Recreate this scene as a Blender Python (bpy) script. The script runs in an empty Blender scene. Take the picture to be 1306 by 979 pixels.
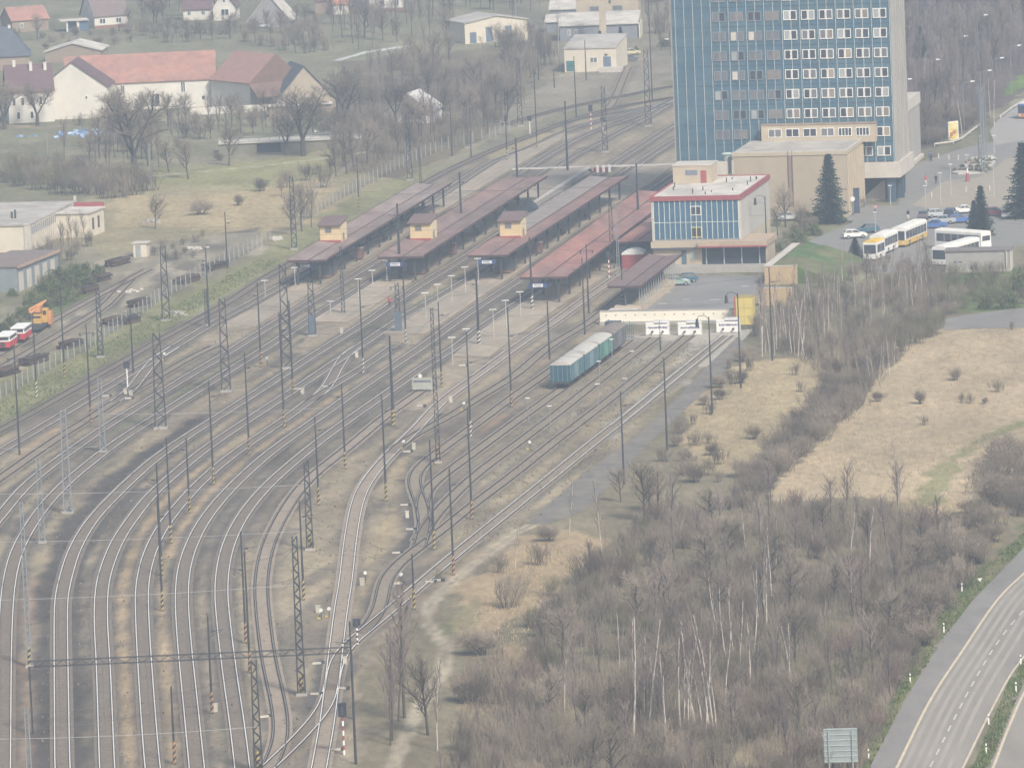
import bpy, math, random
import numpy as np
from mathutils import Vector, Matrix
random.seed(7)
rad = math.radians
sc = bpy.context.scene
COL = sc.collection
# ---------------------------------------------------------------- camera
F, CX, CY = 8200.0, 653.0, 489.5
TH, RHO = math.atan(1121.5 / 8200.0), 0.042
HC = 125.0 * math.cos(TH)
cd = bpy.data.cameras.new('camera'); cam = bpy.data.objects.new('camera', cd); COL.objects.link(cam)
cd.sensor_width = 36.0; cd.lens = 36.0 * F / 1306.0; cd.clip_start = 1.0; cd.clip_end = 20000.0
MC = Matrix.Translation((0, 0, HC)) @ Matrix.Rotation(math.pi / 2 - TH, 4, 'X') @ Matrix.Rotation(-RHO, 4, 'Z')
cam.matrix_world = MC
sc.camera = cam
# ---------------------------------------------------------------- sky and sun
SUN_AZ, SUN_EL = rad(152), rad(43)
wd = bpy.data.worlds.new('World'); sc.world = wd; wd.use_nodes = True
wn = wd.node_tree.nodes; bgn = wn['Background']
sky = wn.new('ShaderNodeTexSky'); sky.sky_type = 'NISHITA'; sky.sun_disc = False
sky.sun_elevation = SUN_EL; sky.sun_rotation = SUN_AZ; sky.air_density = 1.3; sky.dust_density = 4.0
wd.node_tree.links.new(sky.outputs[0], bgn.inputs[0]); bgn.inputs[1].default_value = 0.088
sl = bpy.data.lights.new('sun', 'SUN'); sl.energy = 2.6; sl.angle = rad(10); sl.color = (1.0, 0.95, 0.87)
so = bpy.data.objects.new('sun', sl); COL.objects.link(so)
sdir = Vector((math.sin(SUN_AZ) * math.cos(SUN_EL), math.cos(SUN_AZ) * math.cos(SUN_EL), math.sin(SUN_EL)))
so.rotation_euler = sdir.to_track_quat('Z', 'Y').to_euler(); so.location = (0, 600, 300)
sc.view_settings.view_transform = 'Standard'; sc.view_settings.look = 'None'
sc.view_settings.exposure = 0.80; sc.view_settings.gamma = 1.0
sc.render.engine = 'CYCLES'
sc.cycles.max_bounces = 5; sc.cycles.diffuse_bounces = 2; sc.cycles.glossy_bounces = 2
sc.cycles.transparent_max_bounces = 6; sc.cycles.volume_bounces = 0
HAZE_DENSITY = 0.00036
# ---------------------------------------------------------------- pixel <-> world
MR = MC.to_3x3(); MI = MC.inverted(); OC = Vector((0, 0, HC))
def at(px, py, z=0.0):
    d = MR @ Vector(((px - CX) / F, -(py - CY) / F, -1.0))
    return OC + d * ((z - HC) / d.z)
def proj(P):
    q = MI @ Vector(P)
    return CX + F * q.x / -q.z, CY - F * q.y / -q.z
def ppm(P):
    return F / -(MI @ Vector(P)).z
def height(P, ytop):
    y0 = proj(P)[1]; y1 = proj((P[0], P[1], P[2] + 10))[1]
    return (y0 - ytop) / (y0 - y1) * 10
# ---------------------------------------------------------------- materials
def newmat(name):
    m = bpy.data.materials.new(name); m.use_nodes = True
    return m, m.node_tree.nodes, m.node_tree.links, m.node_tree.nodes['Principled BSDF']
MATS = {}
def mat(name, col, rough=0.85, metal=0.0, var=0.14, scale=0.8, stretch=(1, 1, 1), rnd=0.0, detail=4.0, col2=None, spec=0.3):
    if name in MATS: return MATS[name]
    m, N, L, b = newmat(name)
    b.inputs['Roughness'].default_value = rough; b.inputs['Metallic'].default_value = metal
    b.inputs['Specular IOR Level'].default_value = spec
    g = N.new('ShaderNodeNewGeometry'); mp = N.new('ShaderNodeMapping')
    mp.inputs['Scale'].default_value = stretch
    L.new(g.outputs['Position'], mp.inputs[0])
    nz = N.new('ShaderNodeTexNoise'); nz.inputs['Scale'].default_value = scale; nz.inputs['Detail'].default_value = detail
    nz.inputs['Roughness'].default_value = 0.65
    L.new(mp.outputs[0], nz.inputs['Vector'])
    mr = N.new('ShaderNodeMapRange'); mr.inputs['From Min'].default_value = 0.3; mr.inputs['From Max'].default_value = 0.7
    mr.inputs['To Min'].default_value = 1 - var; mr.inputs['To Max'].default_value = 1 + var
    L.new(nz.outputs['Fac'], mr.inputs['Value'])
    val = mr.outputs[0]
    if rnd:
        oi = N.new('ShaderNodeObjectInfo'); m2 = N.new('ShaderNodeMapRange')
        m2.inputs['To Min'].default_value = 1 - rnd; m2.inputs['To Max'].default_value = 1 + rnd
        L.new(oi.outputs['Random'], m2.inputs['Value'])
        mu = N.new('ShaderNodeMath'); mu.operation = 'MULTIPLY'
        L.new(val, mu.inputs[0]); L.new(m2.outputs[0], mu.inputs[1]); val = mu.outputs[0]
    vm = N.new('ShaderNodeVectorMath'); vm.operation = 'SCALE'
    if col2:
        mx = N.new('ShaderNodeMix'); mx.data_type = 'RGBA'
        mx.inputs[6].default_value = (*col, 1); mx.inputs[7].default_value = (*col2, 1)
        n3 = N.new('ShaderNodeTexNoise'); n3.inputs['Scale'].default_value = scale * 0.35; n3.inputs['Detail'].default_value = 5
        L.new(mp.outputs[0], n3.inputs['Vector'])
        r3 = N.new('ShaderNodeMapRange'); r3.inputs['From Min'].default_value = 0.42; r3.inputs['From Max'].default_value = 0.62
        L.new(n3.outputs['Fac'], r3.inputs['Value']); L.new(r3.outputs[0], mx.inputs[0])
        L.new(mx.outputs[2], vm.inputs[0])
    else:
        vm.inputs[0].default_value = col
    L.new(val, vm.inputs['Scale']); L.new(vm.outputs[0], b.inputs['Base Color'])
    MATS[name] = m
    return m
def glass(name, col, rough=0.12):
    return mat(name, col, rough, 0.0, 0.2, 0.5, spec=0.6)
# ---------------------------------------------------------------- mesh building
class MB:
    def __init__(s): s.v = []; s.f = []; s.m = []
    def add(s, vs, fs, mi=0):
        o = len(s.v); s.v.extend(vs)
        for f in fs: s.f.append(tuple(i + o for i in f)); s.m.append(mi)
    def box(s, x0, x1, y0, y1, z0, z1, mi=0, M=None):
        vs = [(x, y, z) for z in (z0, z1) for (x, y) in ((x0, y0), (x1, y0), (x1, y1), (x0, y1))]
        if M is not None: vs = [tuple(M @ Vector(v)) for v in vs]
        s.add(vs, [(0, 3, 2, 1), (4, 5, 6, 7), (0, 1, 5, 4), (1, 2, 6, 5), (2, 3, 7, 6), (3, 0, 4, 7)], mi)
        return s
    def tube(s, p0, p1, r0, r1=None, n=6, mi=0, cap=True):
        r1 = r0 if r1 is None else r1
        p0 = Vector(p0); p1 = Vector(p1); d = p1 - p0
        if d.length < 1e-6: return s
        d.normalize()
        a = d.orthogonal().normalized(); b = d.cross(a)
        vs = []
        for p, r in ((p0, r0), (p1, r1)):
            for i in range(n):
                t = 2 * math.pi * i / n; vs.append(tuple(p + a * (r * math.cos(t)) + b * (r * math.sin(t))))
        fs = [(i, (i + 1) % n, n + (i + 1) % n, n + i) for i in range(n)]
        if cap: fs += [tuple(range(n - 1, -1, -1)), tuple(range(n, 2 * n))]
        s.add(vs, fs, mi); return s
    def path(s, pts, r, n=4, mi=0):
        for a, b in zip(pts[:-1], pts[1:]): s.tube(a, b, r, r, n, mi, False)
        return s
    def prism(s, poly, z0, z1, mi=0):
        n = len(poly); vs = [(p[0], p[1], z0) for p in poly] + [(p[0], p[1], z1) for p in poly]
        fs = [tuple(range(n - 1, -1, -1)), tuple(range(n, 2 * n))] + [(i, (i + 1) % n, n + (i + 1) % n, n + i) for i in range(n)]
        s.add(vs, fs, mi); return s
    def extr(s, prof, axis, a0, a1, mi=0):
        # profile of (u,z) extruded along local axis 'x' or 'y'
        n = len(prof); P = (lambda u, a, z: (a, u, z)) if axis == 'x' else (lambda u, a, z: (u, a, z))
        vs = [P(u, a0, z) for u, z in prof] + [P(u, a1, z) for u, z in prof]
        fs = [tuple(range(n)), tuple(range(2 * n - 1, n - 1, -1))] + [(i, n + i, n + (i + 1) % n, (i + 1) % n) for i in range(n)]
        s.add(vs, fs, mi); return s
    def mesh(s, name, mats):
        me = bpy.data.meshes.new(name); me.from_pydata(s.v, [], s.f)
        for m in (mats if isinstance(mats, (list, tuple)) else [mats]): me.materials.append(m)
        if any(s.m): me.polygons.foreach_set('material_index', s.m)
        me.update(); return me
    def build(s, name, mats, parent=None, loc=None, rz=0.0):
        return link(name, s.mesh(name, mats), parent, loc, rz)
def link(name, me, parent=None, loc=None, rz=0.0):
    o = bpy.data.objects.new(name, me); COL.objects.link(o)
    if parent is not None: o.parent = parent
    if loc is not None: o.location = loc
    if rz: o.rotation_euler = (0, 0, rz)
    return o
def tag(o, label=None, cat=None, group=None, kind=None):
    if label: o['label'] = label
    if cat: o['category'] = cat
    if group: o['group'] = group
    if kind: o['kind'] = kind
    return o
def thing(name, label, cat, loc=(0, 0, 0), rz=0.0, group=None):
    o = bpy.data.objects.new(name, None); COL.objects.link(o); o.location = loc; o.rotation_euler = (0, 0, rz)
    return tag(o, label, cat, group)
def copy_tree(o, parent=None):
    kids = list(o.children); c = o.copy(); COL.objects.link(c); c.parent = parent
    for k in kids: copy_tree(k, c)
    return c
# landmarks for telling look-alike masts, lamps and trees apart
LM = [('the left platform roof', 400, 335), ('the left yellow stair hut', 421, 300), ('the middle yellow stair hut', 537, 300), ('the right yellow stair hut', 652, 300),
      ('the middle platform roof end', 512, 335), ('the third platform roof end', 622, 335), ('the bright red platform roof', 700, 362), ('the parked boxcars', 735, 470),
      ('the white loading ramp wall', 850, 410), ('the yellow cabin', 948, 400), ('the signboard at the siding end', 545, 488), ('the curved siding switches', 540, 650),
      ('the lowest track crossing', 420, 850), ('the yellow rail crane', 42, 420), ('the concrete post fence', 150, 440), ('the gravel patch', 730, 620),
      ('the left track bend', 90, 620), ('the orange sand strips', 250, 640), ('the red rimmed station building', 890, 300), ('the blue office tower', 990, 258),
      ('the pale shed with green door', 748, 92), ('the far track bend', 760, 150), ('the stream culvert', 340, 195), ('the white umbrella of trees by the fence', 560, 190),
      ('the plaza parking lot', 1210, 280), ('the yellow billboard', 1216, 180), ('the grey hut beside the buses', 1245, 330), ('the dark lattice beam', 230, 840),
      ('the striped left switch', 180, 475), ('the loading dock roof', 810, 360), ('the dirt double track', 545, 790), ('the double track curve in the middle', 450, 660),
      ('the loop siding with brown bed', 340, 700), ('the long red tiled barn', 200, 110), ('the top edge of the yard', 700, 120)]
LM = [l for l in LM if 'umbrella' not in l[0]]
AUTO = []
def auto(o, desc, cat, px, py, group=None):
    AUTO.append((o, desc, px, py)); tag(o, desc, cat, group)
ORD = ['first', 'second', 'third', 'fourth', 'fifth', 'sixth', 'seventh', 'eighth', 'ninth', 'tenth', 'eleventh', 'twelfth', 'thirteenth', 'fourteenth', 'fifteenth', 'sixteenth']
def finish_labels():
    g = {}
    for o, desc, px, py in AUTO:
        n, x, y = min(LM, key=lambda l: (l[1] - px) ** 2 + (1.3 * (l[2] - py)) ** 2)
        dx, dy = px - x, py - y
        rel = ('left of' if dx < 0 else 'right of') if abs(dx) > abs(dy) else ('behind' if dy < 0 else 'in front of')
        g.setdefault(f'{desc} {rel} {n}', []).append((px, o))
    for lab, L in g.items():
        L.sort(key=lambda t: t[0])
        for i, (px, o) in enumerate(L):
            t = lab if len(L) == 1 else f'{lab}, {ORD[min(i, 15)]} from left'
            if len(t.split()) > 16: t = t.replace(' the ', ' ')
            if len(t.split()) > 16: t = t.replace(' with fine twigs', '').replace(' standing in', ' in')
            if len(t.split()) > 16 and len(L) > 1: t = f'{ORD[min(i, 15)]} {lab}'.replace(' the ', ' ').replace(' with fine twigs', '')
            if len(t.split()) > 16: t = ' '.join(t.split()[:16])
            o['label'] = t
# ---------------------------------------------------------------- tracks (upper/left rail traced near -> far)
TRK = {
 'a': [(-20,554),(0,543.7),(21.9,531.9),(65.7,507.4),(113,480.5),(168.6,449.3),(199,431.6),(281,386.9),(330,354.5),(370,332),(450,284),(545,228),(600,201),(662,176),(764,140.5),(861,122.6),(960,108)],
 'b': [(-20,583),(0,571.5),(81,523.4),(123,498),(161.8,474.6),(196.4,455.2),(255,418),(325,380),(395,340),(490,288),(560,246.5),(621,207),(667,189),(722,164),(767,151),(861,129),(960,116)],
 'c': [(-20,617),(0,603.5),(40.5,574.9),(81,548),(114.6,527.7),(129.8,517.5),(160,498),(197,478),(247,449),(268,440)],
 'cb': [(140,511.5),(158,499),(168,487),(178,474),(189,461),(203,449.5),(222,439)],
 'd': [(-25,678),(0,649),(18.5,626),(47,601),(81,576.5),(124.7,546),(199,500.7),(240.5,475.4),(284,450),(325,424),(394,382),(437,356),(520,304),(585,264),(648,225.5),(721,181.6),(766.4,161.4),(822,142),(860,124),(960,95)],
 'e': [(-6,990),(-3,840),(-1,790),(1.7,755),(6.7,725),(17,694.5),(40.5,655.7),(55.6,637),(84,608.5),(108,590),(136.5,567),(200.6,526),(281,475.4),(332,444),(393,405),(438,377),(504,338),(560,305),(620,265),(682,225.5),(722.6,201),(769.8,175.7),(823.7,147),(860,127.7),(960,97)],
 'f': [(71,995),(70,979),(69,813),(69.6,764),(70.8,755),(82.6,711.4),(92.7,689.5),(109.6,662.5),(145,625.4),(183.8,590),(215,567),(269,532.7),(314.6,504),(360,474.6),(405.7,445),(460,411.5),(520,370),(595,323.4),(636,296),(700,257),(771.5,212),(823.7,179),(860,156.4),(960,110)],
 'g': [(128,995),(127,979),(123,850),(120.4,801),(120.4,764),(123,740),(125.6,730),(141.6,689.5),(165,655.7),(187,628.8),(220,600),(259,569),(316.3,531),(361.8,501.5),(410.7,468.7),(447,445),(502,408),(540,386),(592,356),(636,328),(700,284),(788.3,223),(825.4,197.7),(860,175.7),(960,122)],
 'h': [(187,995),(185,979),(180.7,923),(174.6,825),(172.4,764),(173.8,740),(182,706),(195.6,677.7),(205.7,662.5),(240.5,622),(276,590),(304.5,569),(360,532),(399,503),(440,478),(462,465),(497,440)],
 'hg': [(385,513),(400,503),(412,491),(420,476),(428,462),(437,450),(452,440)],
 'i': [(243,995),(241.5,979),(234,898.7),(227,825.5),(223.7,776.6),(223.6,755),(225,733),(230,711),(240.5,684.4),(254,661),(281,628),(321,590),(350,567),(420,518.4),(438.8,504.4),(494.4,467),(535,440),(561.7,420),(608.6,388),(664,352),(715,314),(781.6,270),(830.5,240),(860,219.6),(900,195)],
 'j': [(301,995),(299.6,979),(292.8,920.7),(284,857),(278,806),(274,764.4),(273.7,755),(275,733),(279,708),(287.7,682.7),(299.5,661),(318,635.5),(351.7,601.8),(402,561),(438.8,534.4),(499.5,492),(537,465),(567.4,448),(611,415),(645,392.7),(677,371),(720,342),(800,288),(860,247)],
 'k': [(326,992),(334,975),(344,957),(349,942.6),(349,916),(344,886.5),(333,835),(325.7,771.7),(324.7,755),(325.6,733),(331.5,701),(343,672.6),(363.5,637),(385.4,610),(409,590),(430,575),(482.6,531),(529.8,498),(543,488)],
 'l': [(394,995),(397,979),(407.5,923),(412.4,886.5),(418.5,837.7),(427,771.7),(433,740),(435.4,714.7),(442,667.5),(448.9,637),(459,615),(479,590),(491,576.5),(524.7,546),(555,512.5),(597,482),(620,465),(660,436),(700,410),(743,378.5),(790,346)],
 'lb': [(312,998),(334,976),(360,952),(383,928),(400,908),(409,892),(413.5,872)],
 'm': [(491,576),(503,565),(516,556),(540,543),(556.8,536),(578.7,522.6),(600,508),(649,478.5),(694.4,440),(745.5,410),(792,372)],
 'n': [(526.7,696),(530,686),(534,670),(534,655.7),(530,641),(524.7,628.8),(519.5,613.6),(520,603),(530,591),(547.6,577.5),(569.6,561.5),(597,542),(620,525),(650.6,502.4),(696,471),(742,438)],
 'o': [(534,668),(531,650),(530,639),(531,632.5),(537,621),(550,609.5),(575,592),(600,573.5),(650,537),(704.5,498),(750,465.5),(794,433)],
 'p': [(527,687),(531,678),(536,671),(542,661),(555.4,646),(575.6,625),(600,603),(658,560),(706,524),(740,497),(829.3,429)],
 'q': [(452,806),(461,797),(473,783.6),(478,768),(481.7,741),(489,726.5),(501,715.6),(526.5,696),(553.7,676.3),(575.6,657.8),(602.6,636.7),(645.5,605),(702,560),(745,528),(820,469),(871.5,427)],
 'r': [(414,878),(418,850),(424,832),(437,819),(480,785),(514.6,755),(577,702.5),(628,661.5),(698.6,605),(751.7,562),(793.9,529.3),(844.5,488),(920.4,427)],
 's': [(-15,455),(0,446),(33,427.5),(57,410),(118,377),(150,360),(182,343)],
 't': [(-15,474),(0,465),(42,441),(81,418),(125,391),(146.7,369),(160,356)],
 'ab': [(700,158.5),(740,149),(790,142),(830,134)],
 'bd': [(735,160),(780,150),(822,138),(850,130)],
 'x': [(640,158),(700,141),(760,128),(800,120),(862,108),(960,98)],
 'u': [(770,140),(779,126),(786,110),(792.4,94.5),(797.5,84)],
}
def resample(P, step):
    P = np.array(P, float); d = np.r_[0, np.cumsum(np.hypot(*np.diff(P, axis=0).T[:2]))]
    n = max(2, int(d[-1] / step) + 1); t = np.linspace(0, d[-1], n)
    return np.c_[np.interp(t, d, P[:, 0]), np.interp(t, d, P[:, 1])]
def catmull(P, k=8):
    P = np.array(P, float); Q = np.vstack([2 * P[0] - P[1], P, 2 * P[-1] - P[-2]]); out = []
    for i in range(1, len(Q) - 2):
        p0, p1, p2, p3 = Q[i - 1], Q[i], Q[i + 1], Q[i + 2]
        for j in range(k):
            t = j / k
            out.append(0.5 * (2 * p1 + (p2 - p0) * t + (2 * p0 - 5 * p1 + 4 * p2 - p3) * t * t + (3 * p1 - p0 - 3 * p2 + p3) * t ** 3))
    out.append(P[-1]); return np.array(out)
def normals(P):
    T = np.gradient(P, axis=0); T /= np.linalg.norm(T, axis=1)[:, None]
    return np.c_[T[:, 1], -T[:, 0]]
CENTER = {}
for k, pts in TRK.items():
    w = [tuple(at(x, y, 0.2))[:2] for x, y in pts]
    P = resample(catmull(resample(catmull(w, 6), 6.0), 4), 3.0)
    for _ in range(10 if len(P) > 40 else 3):
        Q = P.copy(); Q[1:-1] = (P[:-2] + 2 * P[1:-1] + P[2:]) / 4; P = Q
    CENTER[k] = P + normals(P) * 0.75
# ---------------------------------------------------------------- ground sheet with painted soil zones
def vnoise(x, y, s, seed):
    r = np.random.RandomState(seed).rand(257, 257); x = x / s + 1000; y = y / s + 1000
    xi = np.floor(x).astype(int); yi = np.floor(y).astype(int); fx = x - xi; fy = y - yi
    fx = fx * fx * (3 - 2 * fx); fy = fy * fy * (3 - 2 * fy); a = lambda i, j: r[(xi + i) % 257, (yi + j) % 257]
    return (a(0, 0) * (1 - fx) + a(1, 0) * fx) * (1 - fy) + (a(0, 1) * (1 - fx) + a(1, 1) * fx) * fy
def inside(poly, X, Y):
    c = np.zeros(X.shape, bool); n = len(poly)
    for i in range(n):
        x1, y1 = poly[i]; x2, y2 = poly[(i + 1) % n]
        if y1 == y2: continue
        c ^= ((y1 > Y) != (y2 > Y)) & (X < (x2 - x1) * (Y - y1) / (y2 - y1) + x1)
    return c
def dist(poly, X, Y):
    D = np.full(X.shape, 1e9)
    for (x1, y1), (x2, y2) in zip(poly[:-1], poly[1:]):
        dx, dy = x2 - x1, y2 - y1; t = np.clip(((X - x1) * dx + (Y - y1) * dy) / (dx * dx + dy * dy + 1e-9), 0, 1)
        D = np.minimum(D, np.hypot(X - x1 - t * dx, Y - y1 - t * dy))
    return D
def W2(pts): return [tuple(at(x, y))[:2] for x, y in pts]
gx = np.r_[[-4000, -2500, -1500, -900, -500, -300, -200, -150], np.arange(-128, 128.1, 0.6), [150, 200, 300, 500, 900, 1500, 2500, 4000]]
gy = np.r_[[-900, -300, 0, 200, 400, 500, 560], np.arange(590, 1000, 1.6), np.arange(1000, 1660, 2.4), [1700, 1760, 1850, 2000, 2400, 3000, 4000, 6000]]
X, Y = np.meshgrid(gx, gy); JX = X + (vnoise(X, Y, 4, 1) - .5) * 3.0 + (vnoise(X, Y, 12, 2) - .5) * 3; JY = Y + (vnoise(X, Y, 6, 3) - .5) * 9 + (vnoise(X, Y, 20, 4) - .5) * 12
C = np.zeros(X.shape + (3,)); C[:] = (0.20, 0.185, 0.12)
def paint(col, mask, amt=1.0):
    m = (mask * amt)[..., None] if mask.dtype != bool else (mask.astype(float) * amt)[..., None]
    C[:] = C * (1 - m) + np.array(col) * m
def zone(col, pts, amt=1.0, ragged=True):
    p = W2(pts); paint(col, inside(p, JX if ragged else X, JY if ragged else Y), amt)
def band(col, pts, w, amt=1.0, soft=0.6, wob=0.5):
    p = W2(pts); d = dist(p, X, Y) + (vnoise(X, Y, 3, 11) - .5) * w * wob + (vnoise(X, Y, 14, 12) - .5) * w * wob
    paint(col, np.clip((w / 2 - d) / soft + .5, 0, 1), amt)
big = vnoise(X, Y, 60, 5); mid = vnoise(X, Y * .5, 14, 6); sm = vnoise(X, Y * .4, 4, 7)
paint((0.155, 0.155, 0.085), np.clip((mid - .5) * 3, 0, 1), .6)
paint((0.30, 0.26, 0.175), np.clip((vnoise(X, Y * .3, 5, 51) - .52) * 4, 0, 1), .55)
paint((0.115, 0.115, 0.07), np.clip((vnoise(X * 1.2, Y * .25, 7, 52) - .58) * 5, 0, 1), .5)
# open meadow behind the fence and village green
zone((0.27, 0.235, 0.14), [(60,300),(160,240),(420,190),(640,160),(600,200),(330,330),(200,340)])
zone((0.36, 0.285, 0.165), [(135,252),(300,250),(430,222),(440,262),(330,300),(150,290)], .8)
zone((0.24, 0.235, 0.105), [(170,215),(330,205),(450,197),(450,225),(330,240),(190,240)], .7)
zone((0.21, 0.20, 0.13), [(-60,0),(700,0),(650,120),(430,180),(-60,190)], .6)
zone((0.16, 0.13, 0.09), [(430,80),(640,60),(650,165),(500,230),(430,210)], .9)
zone((0.15, 0.13, 0.10), [(640,0),(870,0),(870,100),(640,130)], .4)
zone((0.12, 0.095, 0.085), [(1130,-20),(1320,-20),(1320,110),(1240,160),(1180,195),(1150,190)])
zone((0.13, 0.19, 0.05), [(1275,108),(1320,88),(1320,108),(1285,125)])
zone((0.22, 0.195, 0.14), [(-60,480),(-60,430),(150,320),(330,290),(345,325),(190,385),(0,495)])
zone((0.33, 0.27, 0.16), [(-40,480),(60,425),(90,428),(0,485)], .7)
wy = inside(W2([(-60,480),(-60,430),(150,320),(330,290),(345,325),(190,385),(0,495)]), X, Y)
paint((0.36, 0.31, 0.23), np.clip((vnoise(X * 1.2, Y * .3, 3, 71) - .5) * 5, 0, 1) * wy, .65)
paint((0.10, 0.09, 0.075), np.clip((vnoise(X * 1.2, Y * .3, 4, 72) - .58) * 6, 0, 1) * wy, .7)
zone((0.10, 0.14, 0.045), [(0,425),(40,395),(110,350),(130,360),(60,420)], .8)
zone((0.225, 0.215, 0.105), [(-60,560),(-60,500),(100,445),(210,385),(330,325),(470,245),(540,215),(560,222),(370,330),(200,428),(110,478),(0,540)], .85)
# the yard
yard = [(-80,640),(-40,560),(0,545),(113,482),(200,434),(370,334),(545,230),(660,176),(764,140),(870,112),(1000,100),(960,190),(840,245),(800,380),(765,425),(945,428),(905,468),(690,660),(590,735),(500,800),(462,850),(450,1010),(-80,1010)]
zone((0.218, 0.178, 0.134), yard)
py_ = W2(yard); iny = inside(py_, X, Y)
paint((0.25, 0.22, 0.155), np.clip((vnoise(X * 1.5, Y * .25, 6, 21) - .45) * 3, 0, 1) * iny, .55)
paint((0.14, 0.14, 0.10), np.clip((vnoise(X * 1.3, Y * .2, 9, 22) - .62) * 5, 0, 1) * iny, .3)
zone((0.29, 0.24, 0.165), [(545,488),(620,470),(690,445),(600,520),(520,560),(500,600),(540,640),(520,690),(470,760),(430,980),(370,980),(345,900),(330,760),(345,680),(410,595)], .75)
zone((0.285, 0.24, 0.16), [(690,470),(940,425),(900,470),(690,655),(600,720),(520,760),(560,690),(640,620),(720,550)], .7)
DT = np.full(X.shape, 1e9)
for k, P in CENTER.items(): DT = np.minimum(DT, dist([tuple(p) for p in P[::3]] + [tuple(P[-1])], X, Y))
U_, V_ = X * math.cos(.2) - Y * math.sin(.2), X * math.sin(.2) + Y * math.cos(.2)
gapn = np.clip((vnoise(U_, V_ * .12, 1.6, 61) * .6 + vnoise(X, Y * .3, 6, 62) * .5 - .42) * 4, 0, 1)
paint((0.325, 0.265, 0.18), np.clip((DT - 1.5) / .7, 0, 1) * gapn * iny, .75)
paint((0.105, 0.095, 0.085), np.clip((vnoise(U_ * 1.1, V_ * .1, 2.2, 63) - .55) * 5, 0, 1) * iny, .55)
OR = (0.38, 0.285, 0.175)
band(OR, [(350,535),(290,576),(247,604),(205,642),(180,682),(163,730),(157,790),(158,850),(165,910),(172,990)], 1.7, .95)
band(OR, [(430,497),(416,511),(362,547),(300,597),(250,642),(228,677),(212,712),(206,750),(205,800),(208,850),(213,930),(217,990)], 1.6, .8, wob=.9)
band((0.36, 0.29, 0.18), [(400,597),(355,660),(322,700),(312,760),(312,820),(318,880),(322,990)], 1.2, .7, wob=.9)
band((0.30, 0.21, 0.15), [(45,740),(38,800),(37,860),(42,920),(40,990)], 1.6, .8, wob=.9)
band((0.29, 0.19, 0.11), [(24,760),(22,860),(18,990)], .9, .8)
band((0.40, 0.28, 0.16), [(85,545),(60,560),(20,592)], 1.5, .8, wob=1)
band((0.33, 0.25, 0.16), [(500,460),(470,482),(430,512),(400,540)], 1.4, .6, wob=1)
band((0.36, 0.25, 0.16), [(650,490),(672,475),(700,455)], 1.2, .7, wob=1)
band((0.36, 0.23, 0.15), [(612,550),(640,530)], 1.6, .7, wob=1)
band((0.36, 0.24, 0.15), [(735,520),(790,480)], 1.4, .6, wob=1.2)
band((0.34, 0.26, 0.17), [(520,770),(575,725),(610,705)], 2.0, .6, wob=1)
band((0.38, 0.30, 0.18), [(545,545),(510,590),(505,640),(470,740),(460,790)], 1.6, .6, wob=1)
for pts_ in ([(240,450),(278,412),(340,385),(420,360),(400,400),(300,440)], [(380,450),(400,405),(470,368),(560,330),(520,380),(430,436)], [(470,462),(495,420),(560,384),(660,330),(640,372),(560,424),(510,458)], [(520,520),(556,470),(620,420),(720,350),(760,350),(700,410),(600,478),(545,520)]):
    zone((0.33, 0.275, 0.20), pts_, .8)
zone((0.36, 0.325, 0.265), [(770,432),(950,425),(900,470),(800,545),(745,585),(760,560),(830,500),(870,460),(800,470)], .85)
zone((0.33, 0.285, 0.21), [(690,500),(770,440),(850,440),(760,520),(650,600),(600,640)], .5)
zone((0.27, 0.235, 0.185), [(600,190),(700,150),(860,100),(870,60),(830,70),(760,90),(690,110),(640,150)], .75)
zone((0.30, 0.255, 0.19), [(640,215),(770,175),(860,135),(860,212),(780,215),(690,216)], .45)
# track beds
BED = {'e': (.115, .108, .10), 'f': (.11, .105, .10), 'g': (.12, .112, .105), 'h': (.12, .11, .095), 'i': (.115, .11, .10), 'j': (.125, .112, .10), 'k': (.245, .205, .165), 'l': (.235, .198, .165), 'd': (.13, .12, .105)}
for k, P in CENTER.items():
    pp = [tuple(p) for p in P[::3]] + [tuple(P[-1])]
    d = dist(pp, X, Y) + (vnoise(X, Y, 5, 31) - .5) * .7
    paint((.105, .097, .088), np.clip((2.35 - d) / 1.0, 0, 1), .8 if k in 'defghij' else .45)
    paint(BED.get(k, (.205, .178, .14)), np.clip((1.15 - d) / .6, 0, 1), .8)
band((.07, .07, .068), [(100,700),(75,640),(110,600),(170,560)], .1, .1)
band((.075, .068, .064), [(55,990),(56,850),(55,790),(60,740),(85,680),(130,625),(185,580),(260,530)], 2.5, .9, soft=1.2)
band((.08, .073, .068), [(100,990),(97,850),(96,780),(104,720),(125,680),(175,625)], 1.8, .8, soft=1.0)
band((.11, .14, .075), [(130,560),(200,520),(290,470),(350,432),(480,360)], 1.4, .55, wob=1)
band((.11, .14, .07), [(430,395),(480,365),(560,318)], 1.6, .5, wob=1)
band((.12, .15, .08), [(440,440),(540,385),(600,345)], 1.2, .4, wob=1)
for pts_, w_ in (([(519,612),(532,650),(534,680),(520,700)], 2.6), ([(395,912),(412,880),(420,842)], 3.0), ([(495,574),(530,548),(560,528)], 2.0), ([(330,978),(352,948),(375,932)], 2.6), ([(455,805),(478,772),(490,730)], 2.2), ([(158,499),(178,474),(195,458)], 2.0), ([(412,492),(428,464)], 2.0)):
    band((.085, .08, .078), pts_, w_, .75, soft=1.0)
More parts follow.
